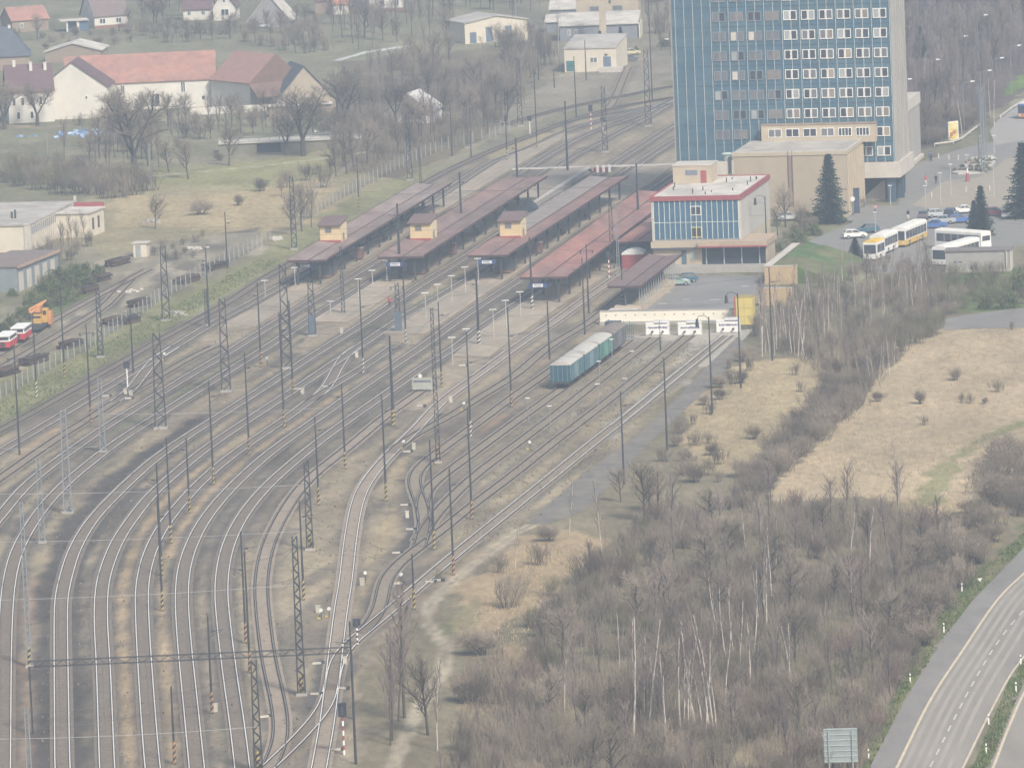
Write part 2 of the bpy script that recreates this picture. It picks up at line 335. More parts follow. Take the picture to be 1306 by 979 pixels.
# fields and thicket floor on the right
zone((0.195, 0.168, 0.11), [(450,1010),(462,850),(500,800),(590,735),(690,660),(905,468),(960,440),(1210,400),(1320,390),(1320,700),(1200,830),(1110,1010)])
zone((0.39, 0.31, 0.20), [(975,640),(1000,600),(1045,560),(1090,520),(1120,470),(1165,432),(1205,420),(1330,417),(1500,400),(1500,520),(1330,600),(1270,625),(1250,660),(1180,660),(1090,640)])
zone((0.40, 0.32, 0.19), [(865,555),(885,520),(955,465),(1060,450),(1085,470),(1070,505),(975,595),(930,600),(880,600)], .9)
zone((0.36, 0.27, 0.165), [(560,800),(600,735),(650,690),(700,680),(790,690),(740,720),(660,800),(600,830)], .8)
zone((0.34, 0.25, 0.155), [(590,860),(660,830),(700,850),(640,900),(600,920)], .6)
zone((0.33, 0.26, 0.15), [(930,960),(1010,860),(1040,880),(970,980)], .5)
zone((0.31, 0.24, 0.13), [(1060,660),(1180,640),(1290,655),(1270,690),(1180,720)], .5)
paint((0.14, 0.155, 0.075), np.clip((vnoise(X * 1.2, Y * .3, 9, 41) - .6) * 5, 0, 1) * inside(W2([(560,1010),(560,800),(700,680),(1000,650),(1200,700),(1110,1010)]), X, Y), .5)
band((0.13, 0.16, 0.055), [(1320,530),(1260,555),(1210,590),(1180,640)], 2.6, .6, wob=1)
band((0.31, 0.25, 0.16), [(1120,430),(1060,520),(990,600),(960,640)], .6, .5)
zone((0.12, 0.145, 0.055), [(1095,985),(1140,870),(1188,790),(1235,735),(1310,672),(1430,580),(1560,500),(1560,522),(1430,605),(1310,700),(1245,765),(1195,825),(1152,898),(1110,985)], .9)
band((0.26, 0.21, 0.13), [(1120,960),(1160,880),(1200,800),(1300,690)], 1.0, .6, wob=1.2)
zone((0.095, 0.115, 0.045), [(1236,985),(1287,867),(1310,838),(1430,700),(1430,730),(1310,868),(1284,920),(1262,985)], 1.0)
# double cart track
for off in (-5, 5):
    band((0.46, 0.40, 0.30), [(690 + off,664),(660 + off,678),(598 + off,723),(549 + off,768),(542 + off,792),(570 + off,824),(563 + off,862),(535 + off,900),(504 + off,969),(498 + off,1000)], .7, .6, soft=.3, wob=.3)
band((0.33, 0.28, 0.20), [(-20,492),(30,468),(70,448)], 1.0, .6)
# plaza, green slopes beside it
zone((0.085, 0.15, 0.04), [(1018,345),(1000,345),(1032,302),(1050,298),(1090,290),(1080,330)], .95)
zone((0.11, 0.15, 0.045), [(1195,355),(1310,335),(1310,395),(1225,400)], .8)
zone((0.30, 0.26, 0.20), [(700,1),(870,1),(870,60),(800,90),(700,105)], .3)
band((0.40, 0.37, 0.28), [(180,226),(320,213),(440,199),(470,193)], 1.4, .8)
band((0.42, 0.37, 0.28), [(395,245),(420,228),(455,205)], 1.4, .7)
band((0.55, 0.55, 0.52), [(430,77),(470,66),(520,59)], 2.0, .9)
band((0.38, 0.32, 0.24), [(690,100),(720,97),(800,80),(830,72)], 3.0, .6)
band((0.40, 0.30, 0.22), [(0,160),(50,163),(120,158),(180,152)], 3.0, .6, wob=1)
band((0.26, 0.25, 0.20), [(640,178),(560,220),(540,240)], 5, .3)
zone((.34, .285, .16), [(625,196),(722,162),(716,174),(655,210)], .7)
var = 1 + (big - .5) * .25 + (mid - .5) * .22 + (sm - .5) * .25
C *= var[..., None]
ny, nx = X.shape
verts = np.c_[X.ravel(), Y.ravel(), np.zeros(X.size)]
idx = np.arange(X.size).reshape(ny, nx)
quads = np.stack([idx[:-1, :-1], idx[:-1, 1:], idx[1:, 1:], idx[1:, :-1]], -1).reshape(-1, 4)
def np_mesh(name, verts, quads, mats):
    me = bpy.data.meshes.new(name); k = quads.shape[1]
    me.vertices.add(len(verts)); me.vertices.foreach_set('co', np.asarray(verts, np.float32).ravel())
    me.loops.add(quads.size); me.loops.foreach_set('vertex_index', quads.astype(np.int32).ravel())
    me.polygons.add(len(quads)); me.polygons.foreach_set('loop_start', np.arange(0, quads.size, k, dtype=np.int32))
    for m in mats: me.materials.append(m)
    me.update(calc_edges=True); return me
gm, N, L, b = newmat('soil')
va = N.new('ShaderNodeVertexColor'); va.layer_name = 'soil_colour'
geo = N.new('ShaderNodeNewGeometry')
def nzn(scale, st, lo, hi, fr=(.3, .7)):
    mp = N.new('ShaderNodeMapping'); mp.inputs['Scale'].default_value = st; L.new(geo.outputs['Position'], mp.inputs[0])
    n = N.new('ShaderNodeTexNoise'); n.inputs['Scale'].default_value = scale; n.inputs['Detail'].default_value = 6; n.inputs['Roughness'].default_value = .7
    L.new(mp.outputs[0], n.inputs['Vector']); r = N.new('ShaderNodeMapRange')
    r.inputs['From Min'].default_value, r.inputs['From Max'].default_value = fr
    r.inputs['To Min'].default_value = lo; r.inputs['To Max'].default_value = hi; L.new(n.outputs['Fac'], r.inputs['Value']); return r.outputs[0]
mu = N.new('ShaderNodeMath'); mu.operation = 'MULTIPLY'
L.new(nzn(.9, (1, .35, 1), .72, 1.28), mu.inputs[0]); L.new(nzn(.12, (1, .4, 1), .82, 1.18), mu.inputs[1])
vs = N.new('ShaderNodeVectorMath'); vs.operation = 'SCALE'; L.new(va.outputs['Color'], vs.inputs[0]); L.new(mu.outputs[0], vs.inputs['Scale'])
L.new(vs.outputs[0], b.inputs['Base Color']); b.inputs['Roughness'].default_value = .95; b.inputs['Specular IOR Level'].default_value = .1
gme = np_mesh('ground', verts, quads, [gm])
ca = gme.color_attributes.new('soil_colour', 'FLOAT_COLOR', 'POINT')
ca.data.foreach_set('color', np.c_[C.reshape(-1, 3), np.ones(X.size)].astype(np.float32).ravel())
tag(link('ground', gme), kind='structure')
# ---------------------------------------------------------------- hard surfaces laid as sheets
asph = mat('asphalt_old', (.20, .19, .175), .9, var=.12, scale=.5, stretch=(1, .3, 1))
asph2 = mat('asphalt_grey', (.215, .20, .183), .9, var=.14, scale=.3, stretch=(1, .4, 1), col2=(.24, .225, .205))
asph3 = mat('asphalt_lane', (.28, .255, .22), .9, var=.10, scale=.35, stretch=(1, .15, 1), col2=(.25, .23, .20))
paving = mat('paving_tan', (.33, .29, .225), .9, var=.12, scale=.5)
paving2 = mat('paving_grey', (.235, .225, .205), .9, var=.12, scale=.4)
white = mat('road_paint', (.54, .52, .47), .8, var=.12, scale=2.0)
def sheet(name, pts, m, z=.03, thick=0.0):
    p = W2(pts); n = len(p); mb = MB()
    a = sum(p[i][0] * p[(i + 1) % n][1] - p[(i + 1) % n][0] * p[i][1] for i in range(n))
    if a < 0: p = p[::-1]
    if thick: mb.prism(p, 0.0, thick)
    else: mb.add([(x, y, z) for x, y in p], [tuple(range(n))])
    return tag(mb.build(name, m), kind='structure')
def strip(name, pts, w, m, z, parent=None):
    P = resample(catmull([tuple(at(x, y))[:2] for x, y in pts]), 3.0); Nn = normals(P); mb = MB()
    A = P - Nn * w / 2; B = P + Nn * w / 2
    mb.add([(x, y, z) for x, y in A] + [(x, y, z) for x, y in B], [(i, len(P) + i, len(P) + i + 1, i + 1) for i in range(len(P) - 1)])
    return tag(mb.build(name, m), kind='structure')
RL = [(1085,1020),(1109,979),(1151.6,898),(1194,824.5),(1240.6,766),(1306,698.7),(1345,665),(1430,603),(1560,520)]
RR = [(1205,1020),(1236.7,967.6),(1258,922),(1287,867),(1306,840),(1345,790),(1430,703),(1560,600)]
sheet('road', RL + RR[::-1], asph3, .04)
sheet('road_shoulder', [(1085,1020),(1109,979),(1151.6,898),(1194,824.5),(1240.6,766),(1306,698.7),(1345,665),(1430,603),(1560,520),(1560,545),(1430,630),(1345,694),(1306,729.5),(1271.5,763),(1229,826),(1186,892),(1143,978),(1122,1020)], asph2, .06)
sheet('road', [(1240,1020),(1260,979),(1283,921),(1306,871),(1345,815),(1430,728),(1560,630),(1560,1020)], asph3, .04)
for off in (9, 22, 34, 52, 66):
    strip('road_wear', [(1122 + off * .95,1020),(1143.8 + off,979),(1186 + off * .97,894),(1229 + off * .92,828),(1271.5 + off * .87,766),(1306 + off * .85,731.6),(1345 + off * .8,697),(1430 + off * .75,632),(1560 + off * .7,547)], .45, mat('asphalt_wear', (.33, .30, .26), .85, var=.12, scale=.5, stretch=(1, .15, 1)), .055)
strip('road_edge_line', [(1122,1020),(1143.8,979),(1186,894),(1229,828),(1271.5,766),(1306,731.6),(1345,697),(1430,632),(1560,547)], .28, mat('edge_line', (.58, .49, .35), .8), .08)
strip('road_edge_line', [(1214,1010),(1234,967),(1256,922),(1285,867),(1304,840),(1345,788),(1430,702),(1560,599)], .2, mat('edge_line', (.5, .44, .34), .8), .07)
strip('road_edge_line', [(1252,1010),(1267,978),(1288,924),(1310,877),(1347,822),(1432,735),(1560,638)], .28, mat('edge_line', (.5, .44, .34), .8), .07)
P = resample(catmull([tuple(at(x, y))[:2] for x, y in [(1170,1010),(1186,979),(1233,886),(1271.5,820.6),(1306,778),(1345,735),(1430,664),(1560,575)]]), 1.0); Nn = normals(P); mb = MB()
for i in range(0, len(P) - 3, 6):
    a, c = P[i], P[min(i + 3, len(P) - 1)]; n = Nn[i] * .085
    mb.add([(*(a - n), .08), (*(a + n), .08), (*(c + n), .08), (*(c - n), .08)], [(0, 1, 2, 3)])
tag(mb.build('road_lane_marking', white), kind='structure')
sheet('access_road', [(1207,406),(1250,399),(1330,390),(1500,372),(1500,398),(1330,417),(1250,419),(1203,421)], asph2, .04)
sheet('car_park', [(797,402),(856,352),(985,352),(972,372),(942,398),(936,410),(770,412)], mat('asphalt_lot', (.25, .24, .225), .9, var=.1, scale=.25, col2=(.21, .205, .195)), .05)
mb = MB()
for (x0, y0, x1) in ((838,388,850), (843,374,856), (905,383,918), (872,383,880), (945,366,955)):
    a = at(x0, y0); c = at(x1, y0); mb.add([(a.x, a.y, .09), (c.x, c.y, .09), (c.x, c.y + .9, .09), (a.x, a.y + .9, .09)], [(0, 1, 2, 3)])
tag(mb.build('parking_marking', white), kind='structure')
sheet('gravel_path', [(672,668),(741,606),(814,555),(857,514),(906,463),(940,430),(952,438),(928,471),(885,512),(836,557),(793,604),(744,652),(700,668)], mat('gravel_dark', (.172, .158, .14), .95, var=.18, scale=.6, col2=(.215, .19, .155)), .04)
sheet('plaza', [(1030,308),(1085,285),(1075,270),(1100,262),(1145,262),(1160,216),(1176,206),(1232,188),(1330,170),(1440,150),(1440,280),(1330,300),(1240,340),(1205,345),(1120,350),(1070,320)], paving2, .04)
sheet('plaza_paving', [(1163,262),(1205,231),(1222,229),(1245,227),(1262,221),(1282,203),(1315,196),(1315,262),(1245,268),(1190,268)], paving, .07)
sheet('street', [(1262,168),(1275,150),(1330,112),(1440,45),(1440,120),(1330,175),(1270,186)], mat('street_pale', (.33, .31, .28), .9, var=.1), .07)
sheet('concrete_yard', [(800,430),(960,420),(952,430),(905,468),(880,468),(905,440),(870,436)], mat('slab_grey', (.38, .345, .28), .9, var=.15, scale=.4), .025)
# platforms
plat = mat('platform_top', (.38, .315, .235), .92, var=.17, scale=.35, stretch=(1, .4, 1), col2=(.31, .265, .205))
pedge = mat('platform_edge', (.30, .255, .20), .9)
PLATS = [
 [(278,419),(330,391),(402,351),(490,300),(570,251),(640,206),(700,180),(722,170),(715,180),(648,220),(585,258),(520,298),(436,350),(392,377),(326,418)],
 [(398,412),(440,386),(505,346),(560,313),(620,273),(682,234),(705,218),(768,213),(700,252),(636,291),(595,318),(520,364),(444,413)],
 [(490,427),(540,396),(592,365),(640,336),(700,293),(790,232),(815,214),(860,212),(830,235),(781,265),(715,309),(664,347),(608,384),(561,416),(541,428)],
 [(577,456),(611,427),(645,404),(680,380),(720,352),(800,297),(832,290),(820,330),(792,342),(743,373),(700,402),(649,438),(624,457)]]
for p in PLATS:
    o = sheet('platform', p, [plat, pedge], thick=.32); me = o.data
    for f in me.polygons: f.material_index = 0 if abs(f.normal.z) > .5 else 1
# ---------------------------------------------------------------- rails and sleepers
mrust_shade = mat('rail_rust_shade', (.055, .045, .038), .9, var=.2, scale=2)  # rusty rail sides, and the dark foot strip painted as their shade
mshine = mat('rail_head_glint', (.84, .80, .74), .35, .1, var=.05)  # bright diffuse colour paints the sky glint onto the polished heads
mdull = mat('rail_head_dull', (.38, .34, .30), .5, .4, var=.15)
msleep = mat('sleeper_concrete', (.15, .128, .108), .95, var=.25, scale=1.5)
msleep3 = mat('sleeper_tan', (.235, .20, .165), .95, var=.2, scale=1.5)
msleep2 = mat('sleeper_wood', (.20, .172, .138), .95, var=.25, scale=1.5)
def sweep(P, off, w, z0, z1, foot=.135):  # foot is overwide: its dark strip stands in for the rail's side shadow
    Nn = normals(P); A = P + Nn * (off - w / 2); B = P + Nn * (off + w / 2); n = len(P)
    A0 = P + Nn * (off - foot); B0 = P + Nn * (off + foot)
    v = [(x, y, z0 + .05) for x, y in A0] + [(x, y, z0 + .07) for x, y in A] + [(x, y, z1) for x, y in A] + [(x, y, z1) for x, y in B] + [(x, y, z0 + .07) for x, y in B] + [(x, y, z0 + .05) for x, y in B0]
    f = []; m = []
    for i in range(n - 1):
        for j in range(5):
            a, c = j * n + i, (j + 1) * n + i; f.append((a, c, c + 1, a + 1)); m.append(1 if j == 2 else 0)
    return v, f, m
TL = {'a': 'outermost left main track below the concrete fence', 'b': 'main track along the left edge of the left platform', 'c': 'short dead end track beside the striped switch',
 'cb': 'short switch connection between the two left tracks', 'd': 'main track along the right edge of the left platform', 'e': 'shiny track curving down the left picture edge',
 'f': 'shiny track along the right edge of the middle platform', 'g': 'main track along the left edge of the third platform', 'h': 'track between orange sand strips ending before the third platform',
 'hg': 'short switch curve in front of the third platform', 'i': 'shiny curved track along the right edge of the third platform', 'j': 'shiny curved track along the left edge of the red roofed platform',
 'k': 'dull looping siding with brown bed ending at the signboard', 'l': 'track with pinkish bed running up through the lowest crossing', 'lb': 'switch track leaving the lowest crossing to the lower left',
 'm': 'dead end track passing left of the white wall', 'n': 'rusty siding passing behind the parked boxcars', 'o': 'rusty siding on which the boxcars stand',
 'p': 'rusty siding ending at the leftmost white buffer panel', 'q': 'rusty siding ending at the middle white buffer panel', 'r': 'outermost right siding with guard rail ending at the right buffer panel',
 's': 'workyard track on which the rail crane stands', 't': 'workyard track in front of the rail crane', 'u': 'far dead end track leading up to the pale shed', 'ab': 'short far connection between the two left main tracks', 'bd': 'short far switch connection left of the tower', 'x': 'outermost far track below the works buildings'}
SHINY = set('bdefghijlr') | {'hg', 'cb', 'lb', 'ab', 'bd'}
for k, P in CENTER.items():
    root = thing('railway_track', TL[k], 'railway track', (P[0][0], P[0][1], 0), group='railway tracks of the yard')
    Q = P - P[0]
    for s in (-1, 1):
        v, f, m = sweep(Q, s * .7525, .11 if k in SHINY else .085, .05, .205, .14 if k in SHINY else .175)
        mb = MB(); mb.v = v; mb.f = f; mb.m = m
        mb.build('rail', [mrust_shade, mshine if k in SHINY else mdull], root)
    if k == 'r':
        v, f, m = sweep(Q[int(len(Q) * .68):], -.55, .085, .05, .2); mb = MB(); mb.v, mb.f, mb.m = v, f, m; mb.build('guard_rail', [mrust_shade, mshine], root)
        v, f, m = sweep(Q[int(len(Q) * .68):], .55, .085, .05, .2); mb = MB(); mb.v, mb.f, mb.m = v, f, m; mb.build('guard_rail', [mrust_shade, mshine], root)
    S = resample(Q, .65); Nn = normals(S); T = np.c_[-Nn[:, 1], Nn[:, 0]]
    a = S - Nn * 1.25; b2 = S + Nn * 1.25; t = T * .12
    v = np.stack([np.c_[a - t, np.full(len(S), .09)], np.c_[b2 - t, np.full(len(S), .09)], np.c_[b2 + t, np.full(len(S), .09)], np.c_[a + t, np.full(len(S), .09)]], 1).reshape(-1, 3)
    w = v.copy(); w[:, 2] = -.02; n = len(v); allv = np.r_[v, w]
    q = np.arange(n).reshape(-1, 4); qs = np.r_[q, np.stack([q[:, 0], q[:, 0] + n, q[:, 1] + n, q[:, 1]], 1)]
    me = np_mesh('sleepers', allv, qs, [msleep3 if k in 'kl' else msleep2 if k in 'mnopqrstuc' else msleep]); o = link('sleepers', me, root); o['kind'] = 'stuff'
# ---------------------------------------------------------------- buildings
YAW = rad(11.5)
cream = mat('wall_cream', (.62, .56, .45), .9, var=.08, scale=.5)
beige = mat('wall_beige', (.46, .39, .29), .9, var=.10, scale=.4)
tan = mat('wall_tan', (.40, .335, .25), .9, var=.07, scale=.3)
conc = mat('concrete_grey', (.36, .34, .31), .9, var=.12, scale=.5, stretch=(1, 1, .3))
conc2 = mat('concrete_light', (.52, .48, .42), .9, var=.10, scale=.5)
gravel_roof = mat('roof_gravel', (.46, .43, .38), .95, var=.14, scale=.5, col2=(.36, .335, .30))
white_roof = mat('roof_white', (.60, .56, .49), .9, var=.16, scale=.6, col2=(.44, .41, .36))
bluep = mat('panel_blue', (.078, .145, .185), .35, var=.22, scale=.35, spec=.4, stretch=(1, 1, 2.2), col2=(.058, .125, .18))
bluep2 = mat('panel_blue_bright', (.06, .135, .21), .3, var=.2, scale=.9, spec=.4)
mull = mat('mullion', (.46, .50, .48), .6, var=.1)
mullw = mat('mullion_white', (.72, .74, .64), .6, var=.1)
wframe = mat('frame_white', (.78, .77, .72), .6, var=.06)
gframe = mat('frame_grey', (.20, .24, .27), .6, var=.1)
darkg = glass('glass_dark', (.045, .05, .065)); midg = glass('glass_grey', (.16, .16, .17)); tang = glass('glass_curtain', (.36, .29, .22)); pale = glass('glass_blind', (.60, .55, .46))
dark = mat('recess_dark', (.035, .05, .065), .6, var=.2)
redrim = mat('rim_red', (.32, .085, .09), .6, var=.12)
redroof = mat('canopy_red', (.36, .175, .14), .75, var=.26, scale=.4, stretch=(1, .25, 1), col2=(.29, .165, .14))
brownroof = mat('canopy_brown', (.26, .19, .165), .8, var=.26, scale=.4, stretch=(1, .25, 1), col2=(.30, .24, .21))
steel = mat('steel_dark', (.055, .06, .065), .7, var=.15)
grey = mat('metal_grey', (.30, .32, .33), .6, var=.1)
whitep = mat('paint_white', (.78, .77, .73), .6, var=.06)
tileo = mat('tiles_red', (.38, .20, .155), .85, var=.22, scale=.6, col2=(.33, .19, .155))
tileb = mat('tiles_brown', (.15, .095, .10), .85, var=.16, scale=.7)
tiled = mat('tiles_dark', (.058, .062, .068), .85, var=.2, scale=.6, col2=(.075, .07, .07))
slate = mat('roof_slate', (.10, .115, .135), .8, var=.15, scale=.6)
hwhite = mat('render_white', (.66, .63, .56), .9, var=.08, scale=.4)
hgrey = mat('render_grey', (.30, .285, .28), .9, var=.08, scale=.4)
hbrown = mat('render_brown', (.30, .24, .185), .9, var=.12, scale=.4)
timber = mat('timber_dark', (.06, .05, .045), .95, var=.3, scale=1.5)
def bx(name, parent, m, *bs):
    mb = MB()
    for q in bs: mb.box(*q)
    return mb.build(name, m, parent)
def root(name, label, cat, px, py, yaw=YAW, group=None, z=0.0):
    p = at(px, py, z); return thing(name, label, cat, p, -yaw, group)
def window(parent, x, z, w, h, y=0.0, panes=2, fm=None, gm_=None, side=None, fw=.12):
    # a framed window on the plane y (front); side=(X) puts it on the right wall at x=X
    mb = MB(); gl = MB(); n = panes
    def b(m_, x0, x1, y0, y1, z0, z1):
        if side is None: m_.box(x0, x1, y0, y1, z0, z1)
        else: m_.box(side - y1 + y, side - y0 + y, x0, x1, z0, z1)
    b(mb, x, x + w, y - .07, y, z, z + fw); b(mb, x, x + w, y - .07, y, z + h - fw, z + h)
    for i in range(n + 1):
        xx = x + (w - fw) * i / n; b(mb, xx, xx + fw, y - .073, y - .002, z + fw * .9, z + h - fw * .9)
    f = mb.build('window', fm or wframe, parent)
    b(gl, x + fw * .5, x + w - fw * .5, y - .03, y - .004, z + fw * .5, z + h - fw * .5)
    gl.build('pane', gm_ or darkg, f); return f
# ---- office tower
T = root('office_tower', 'tall blue glass office tower with rows of white framed windows behind the station', 'tower', 866, 263.5)
TW, TD, TH_, Z0 = 38.6, 16.0, 52.0, 7.2
bx('wall_panels', T, bluep, (0, TW, .0, TD - .4, Z0, TH_))
flank = MB(); flank.box(TW + .002, TW + .45, .15, TD - .5, Z0 - .2, TH_ + .4)
for i in range(6): flank.box(TW + .45, TW + .62, .4 + i * 2.7, .75 + i * 2.7, Z0, TH_)
flank.build('end_wall', conc, T)
bx('side_wall', T, conc, (-.3, -.002, .15, TD - .5, 0, TH_ + .4))
BW = 3.16; X0 = TW - 10 * BW - .35
mb = MB()
for i in range(26):
    x = TW - .12 - i * BW / 2
    if x > 0: mb.box(x - .045, x + .045, -.14, -.002, Z0, TH_)
mb.build('mullions', mull, T)
mb = MB(); z = Z0 + 3.45
for i in range(13): mb.box(.05, TW - .05, -.05, -.003, Z0 + .15 + i * 3.45 - .05, Z0 + .15 + i * 3.45 + .05)
mb.build('floor_bands', mat('band_blue', (.035, .085, .13), .5), T)
mtan = glass('glass_curtain_dull', (.24, .20, .17)); paleg = glass('glass_pale', (.34, .36, .36))
def win_mesh(fm, gms):
    f = MB(); f.box(-1.2, 1.2, -.17, -.145, 0, .14); f.box(-1.2, 1.2, -.17, -.145, 1.56, 1.7)
    for x in (-1.2, -.16, .02, 1.06): f.box(x, x + .14, -.172, -.143, .13, 1.57)
    p = MB(); p.box(-1.1, -.1, -.146, -.1, .1, 1.6, 0); p.box(.1, 1.1, -.146, -.1, .1, 1.6, 1)
    return f.mesh('window', fm), [p.mesh('pane', g) for g in gms]
combos = [[darkg, darkg], [darkg, midg], [midg, midg], [midg, darkg], [mtan, mtan], [pale, midg], [darkg, tang], [midg, mtan], [paleg, darkg], [darkg, paleg]]
EXTRA = None
WF, WPN = win_mesh(wframe, combos); GF, GPN = win_mesh(gframe, combos)
rw = random.Random(3)
for r in range(10):
    zc = 9.1 + r * 3.45 - .85
    for c in range(10):
        if r < 1 and c < 8: continue
        if r < 2 and 2 <= c < 8: continue
        x = X0 + (c + .5) * BW + .1; wh = c >= 4
        f = link('window', WF if wh else GF, T, (x, 0, zc))
        i = rw.choice([0, 0, 1, 1, 2, 3, 3, 6, 7, 8, 9] if wh else [0, 2, 2, 3, 4, 7, 2, 8])
        if not wh and r == 6 and c in (1, 2): i = 5
        if not wh and r == 4 and c == 1: i = 5
        link('pane', (WPN if wh else GPN)[i], f)
bx('entrance_band', T, conc2, (TW - 6.8, TW + 1.0, -.55, TD + 1, 4.4, 7.15))
bx('entrance_glazing', T, dark, (0, TW - .5, 5.0, 5.3, 0, 4.4), (TW - .8, TW - .5, 5.0, TD, 0, 4.4))
for (x, y) in ((TW - 1.5, .2), (TW - .9, 6.5), (TW - 7, .2)): bx('pillar', T, mat('pillar_blue', (.05, .085, .125), .5), (x, x + 1.4, y, y + .9, 0, 4.4))
mb = MB(); mb.extr([(TW - 6.2, 0), (TW - 2.4, 0), (TW - 2.4, 3.4), (TW - 2.9, 3.4), (TW - 6.2, .7)], 'y', 3.2, 3.6); mb.build('stair_flank', conc2, T)
bx('ground_floor_wall', T, beige, (0, TW - 12, .3, 4.9, 0, 7.1))
# annex at the right end
A = root('stair_annex', 'low grey concrete annex with pale parapet against the right end of the tower', 'building', 1157.5, 214.5)
bx('wall', A, conc, (-3, 0, 0, 19, 0, 10.2)); bx('parapet', A, conc2, (-3.15, .18, -.15, 19.2, 10.2, 12.2)); bx('plinth', A, conc2, (-3.1, .5, -.1, 19.1, 0, .7))
# ---- hall with flat roof
Hh = root('station_hall', 'windowless tan hall with flat gravel roof in front of the office tower', 'building', 937, 279.5)
HW, HD, HZ = 19.8, 20.5, 11.4
bx('wall', Hh, tan, (0, HW, 0, HD, 0, HZ - .6)); bx('cornice', Hh, beige, (-.12, HW + .12, -.12, HD, HZ - .6, HZ))
bx('roof', Hh, gravel_roof, (.25, HW - .25, .25, HD - .2, HZ, HZ + .08)); bx('parapet', Hh, conc2, (-.12, HW + .12, -.12, .24, HZ, HZ + .2), (HW - .24, HW + .12, .25, HD, HZ, HZ + .2))
mb = MB()
for i in range(10): mb.box(HW + .002, HW + .25, 1.0 + i * 2, 1.5 + i * 2, .2, HZ - .7)
mb.build('pilasters', beige, Hh)
mb = MB(); mb.box(9.6, 9.75, -.12, -.004, 2, HZ + .3); mb.box(10.3, 10.45, -.12, -.004, 2, HZ + .3)
for i in range(24): mb.box(9.75, 10.3, -.1, -.05, 2.2 + i * .38, 2.26 + i * .38)
mb.build('ladder', mat('ladder_rust', (.16, .10, .10), .8), Hh)
S = root('clerestory', 'beige window strip rising behind the flat roof of the tan hall', 'building', 953, 279.2); S.location.x += 18.6 * math.sin(YAW); S.location.y += 18.6 * math.cos(YAW)
bx('wall', S, beige, (0, 20.2, 0, 1.5, 11.0, 14.2)); bx('cornice', S, mat('cornice_brown', (.30, .23, .17)), (-.1, 20.3, -.1, 1.5, 14.2, 14.4))
for i in range(6): window(S, 1.2 + i * 3.1, 12.1, 2.4, 1.5, panes=2 if i < 4 else 4, gm_=midg if i in (0, 3) else darkg)
# ---- red rimmed station building
R = root('station_building', 'cubic station building with blue panelled front and red roof rim beside the tracks', 'building', 834, 347)
RW, RD, RZ = 14.5, 30.0, 12.1
bx('wall', R, mat('wall_pale_grey', (.45, .43, .40), .9, var=.08, scale=.5), (0, RW, .15, RD, 5.0, RZ - .6)); bx('lower_wall', R, beige, (0, RW, .25, RD, 0, 5.0))
bx('corner_post', R, conc2, (-.05, .32, 0, .3, 5, RZ - .6), (RW - .32, RW + .05, 0, .3, 5, RZ - .6))
bx('panel_front', R, bluep2, (.33, RW - .33, .06, .2, 5.25, RZ - .62))
mb = MB()
for i in range(17): x = .33 + i * (RW - .66) / 16; mb.box(x - .04, x + .04, -.02, .055, 5.25, RZ - .63)
mb.box(.33, RW - .33, -.01, .05, 7.95, 8.02); mb.build('mullions', mullw, R)
window(R, 6.35, 9.1, 1.75, 1.5, y=.03, panes=2, fm=wframe); window(R, 6.35, 5.5, 1.75, 1.7, y=.03, panes=2, fm=mat('frame_yellow', (.62, .56, .30)))
bx('roof_rim', R, redrim, (-.25, RW + .2, -.2, 0.15, RZ - .6, RZ + .15), (RW - .15, RW + .2, .15, RD, RZ - .6, RZ + .15), (-.25, .1, .15, RD, RZ - .6, RZ + .15), (-.25, RW + .2, RD, RD + .3, RZ - .6, RZ + .15))
bx('roof', R, white_roof, (.1, RW - .15, .15, RD, RZ - .59, RZ + .02))
mb = MB(); rr = random.Random(5)
for i in range(16): x = rr.uniform(1, 13.6); y = rr.uniform(3, 27); h = rr.uniform(.3, .9); mb.box(x, x + .16, y, y + .16, RZ, RZ + h)
mb.build('roof_vents', steel, R)
bx('penthouse', R, beige, (.2, 6.6, 20, 26, RZ + .03, RZ + 2.9)); bx('penthouse_roof', R, conc2, (.1, 6.7, 19.9, 26.1, RZ + 2.9, RZ + 3.1))
bx('penthouse_door', R, redrim, (4.8, 5.8, 19.95, 19.998, RZ + .1, RZ + 2.1)); bx('grille', R, mat('grille_blue', (.17, .19, .24)), (2.3, 4.3, 19.95, 19.998, RZ + 1.4, RZ + 2.2))
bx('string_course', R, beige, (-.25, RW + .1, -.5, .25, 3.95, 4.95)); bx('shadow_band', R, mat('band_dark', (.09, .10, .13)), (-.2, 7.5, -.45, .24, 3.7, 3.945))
bx('platform_door', R, mat('door_blue', (.09, .14, .18)), (4.6, 5.4, .2, .248, 1.2, 3.4)); bx('notice_board', R, mat('board_pale', (.45, .56, .52)), (6.0, 6.7, .2, .248, 1.9, 3.3))
bx('loading_platform', R, conc, (-.5, 18.5, -3.2, .2, .05, 1.1))
bx('annex_wall', R, beige, (RW, 18.5, .6, 9, 0, 4.0)); bx('annex_roof', R, mat('awning_tan', (.42, .33, .24)), (7.6, 18.8, -1.6, 9.2, 4.02, 4.9) if False else (RW + .12, 18.8, -1.6, 9.2, 4.0, 4.95), (7.6, RW + .115, -1.6, -.51, 4.0, 4.95))
bx('awning_edge', R, redrim, (7.5, 18.9, -1.75, -1.602, 4.0, 4.25)); bx('loading_bay', R, dark, (8.0, 18.3, .1, .24, 1.11, 3.9), (RW + .1, 18.3, .4, .59, 1.11, 3.9))
for i in range(4): bx('bay_post', R, mull, (8.6 + i * 2.9, 8.75 + i * 2.9, -.05, .09, 1.12, 3.9))
E = root('roof_ventilator', 'pale green roof ventilator with grey ducts behind the red rimmed roof', 'ventilator', 927, 216)
E.location = at(927, 207, 11); E.location.z = 9
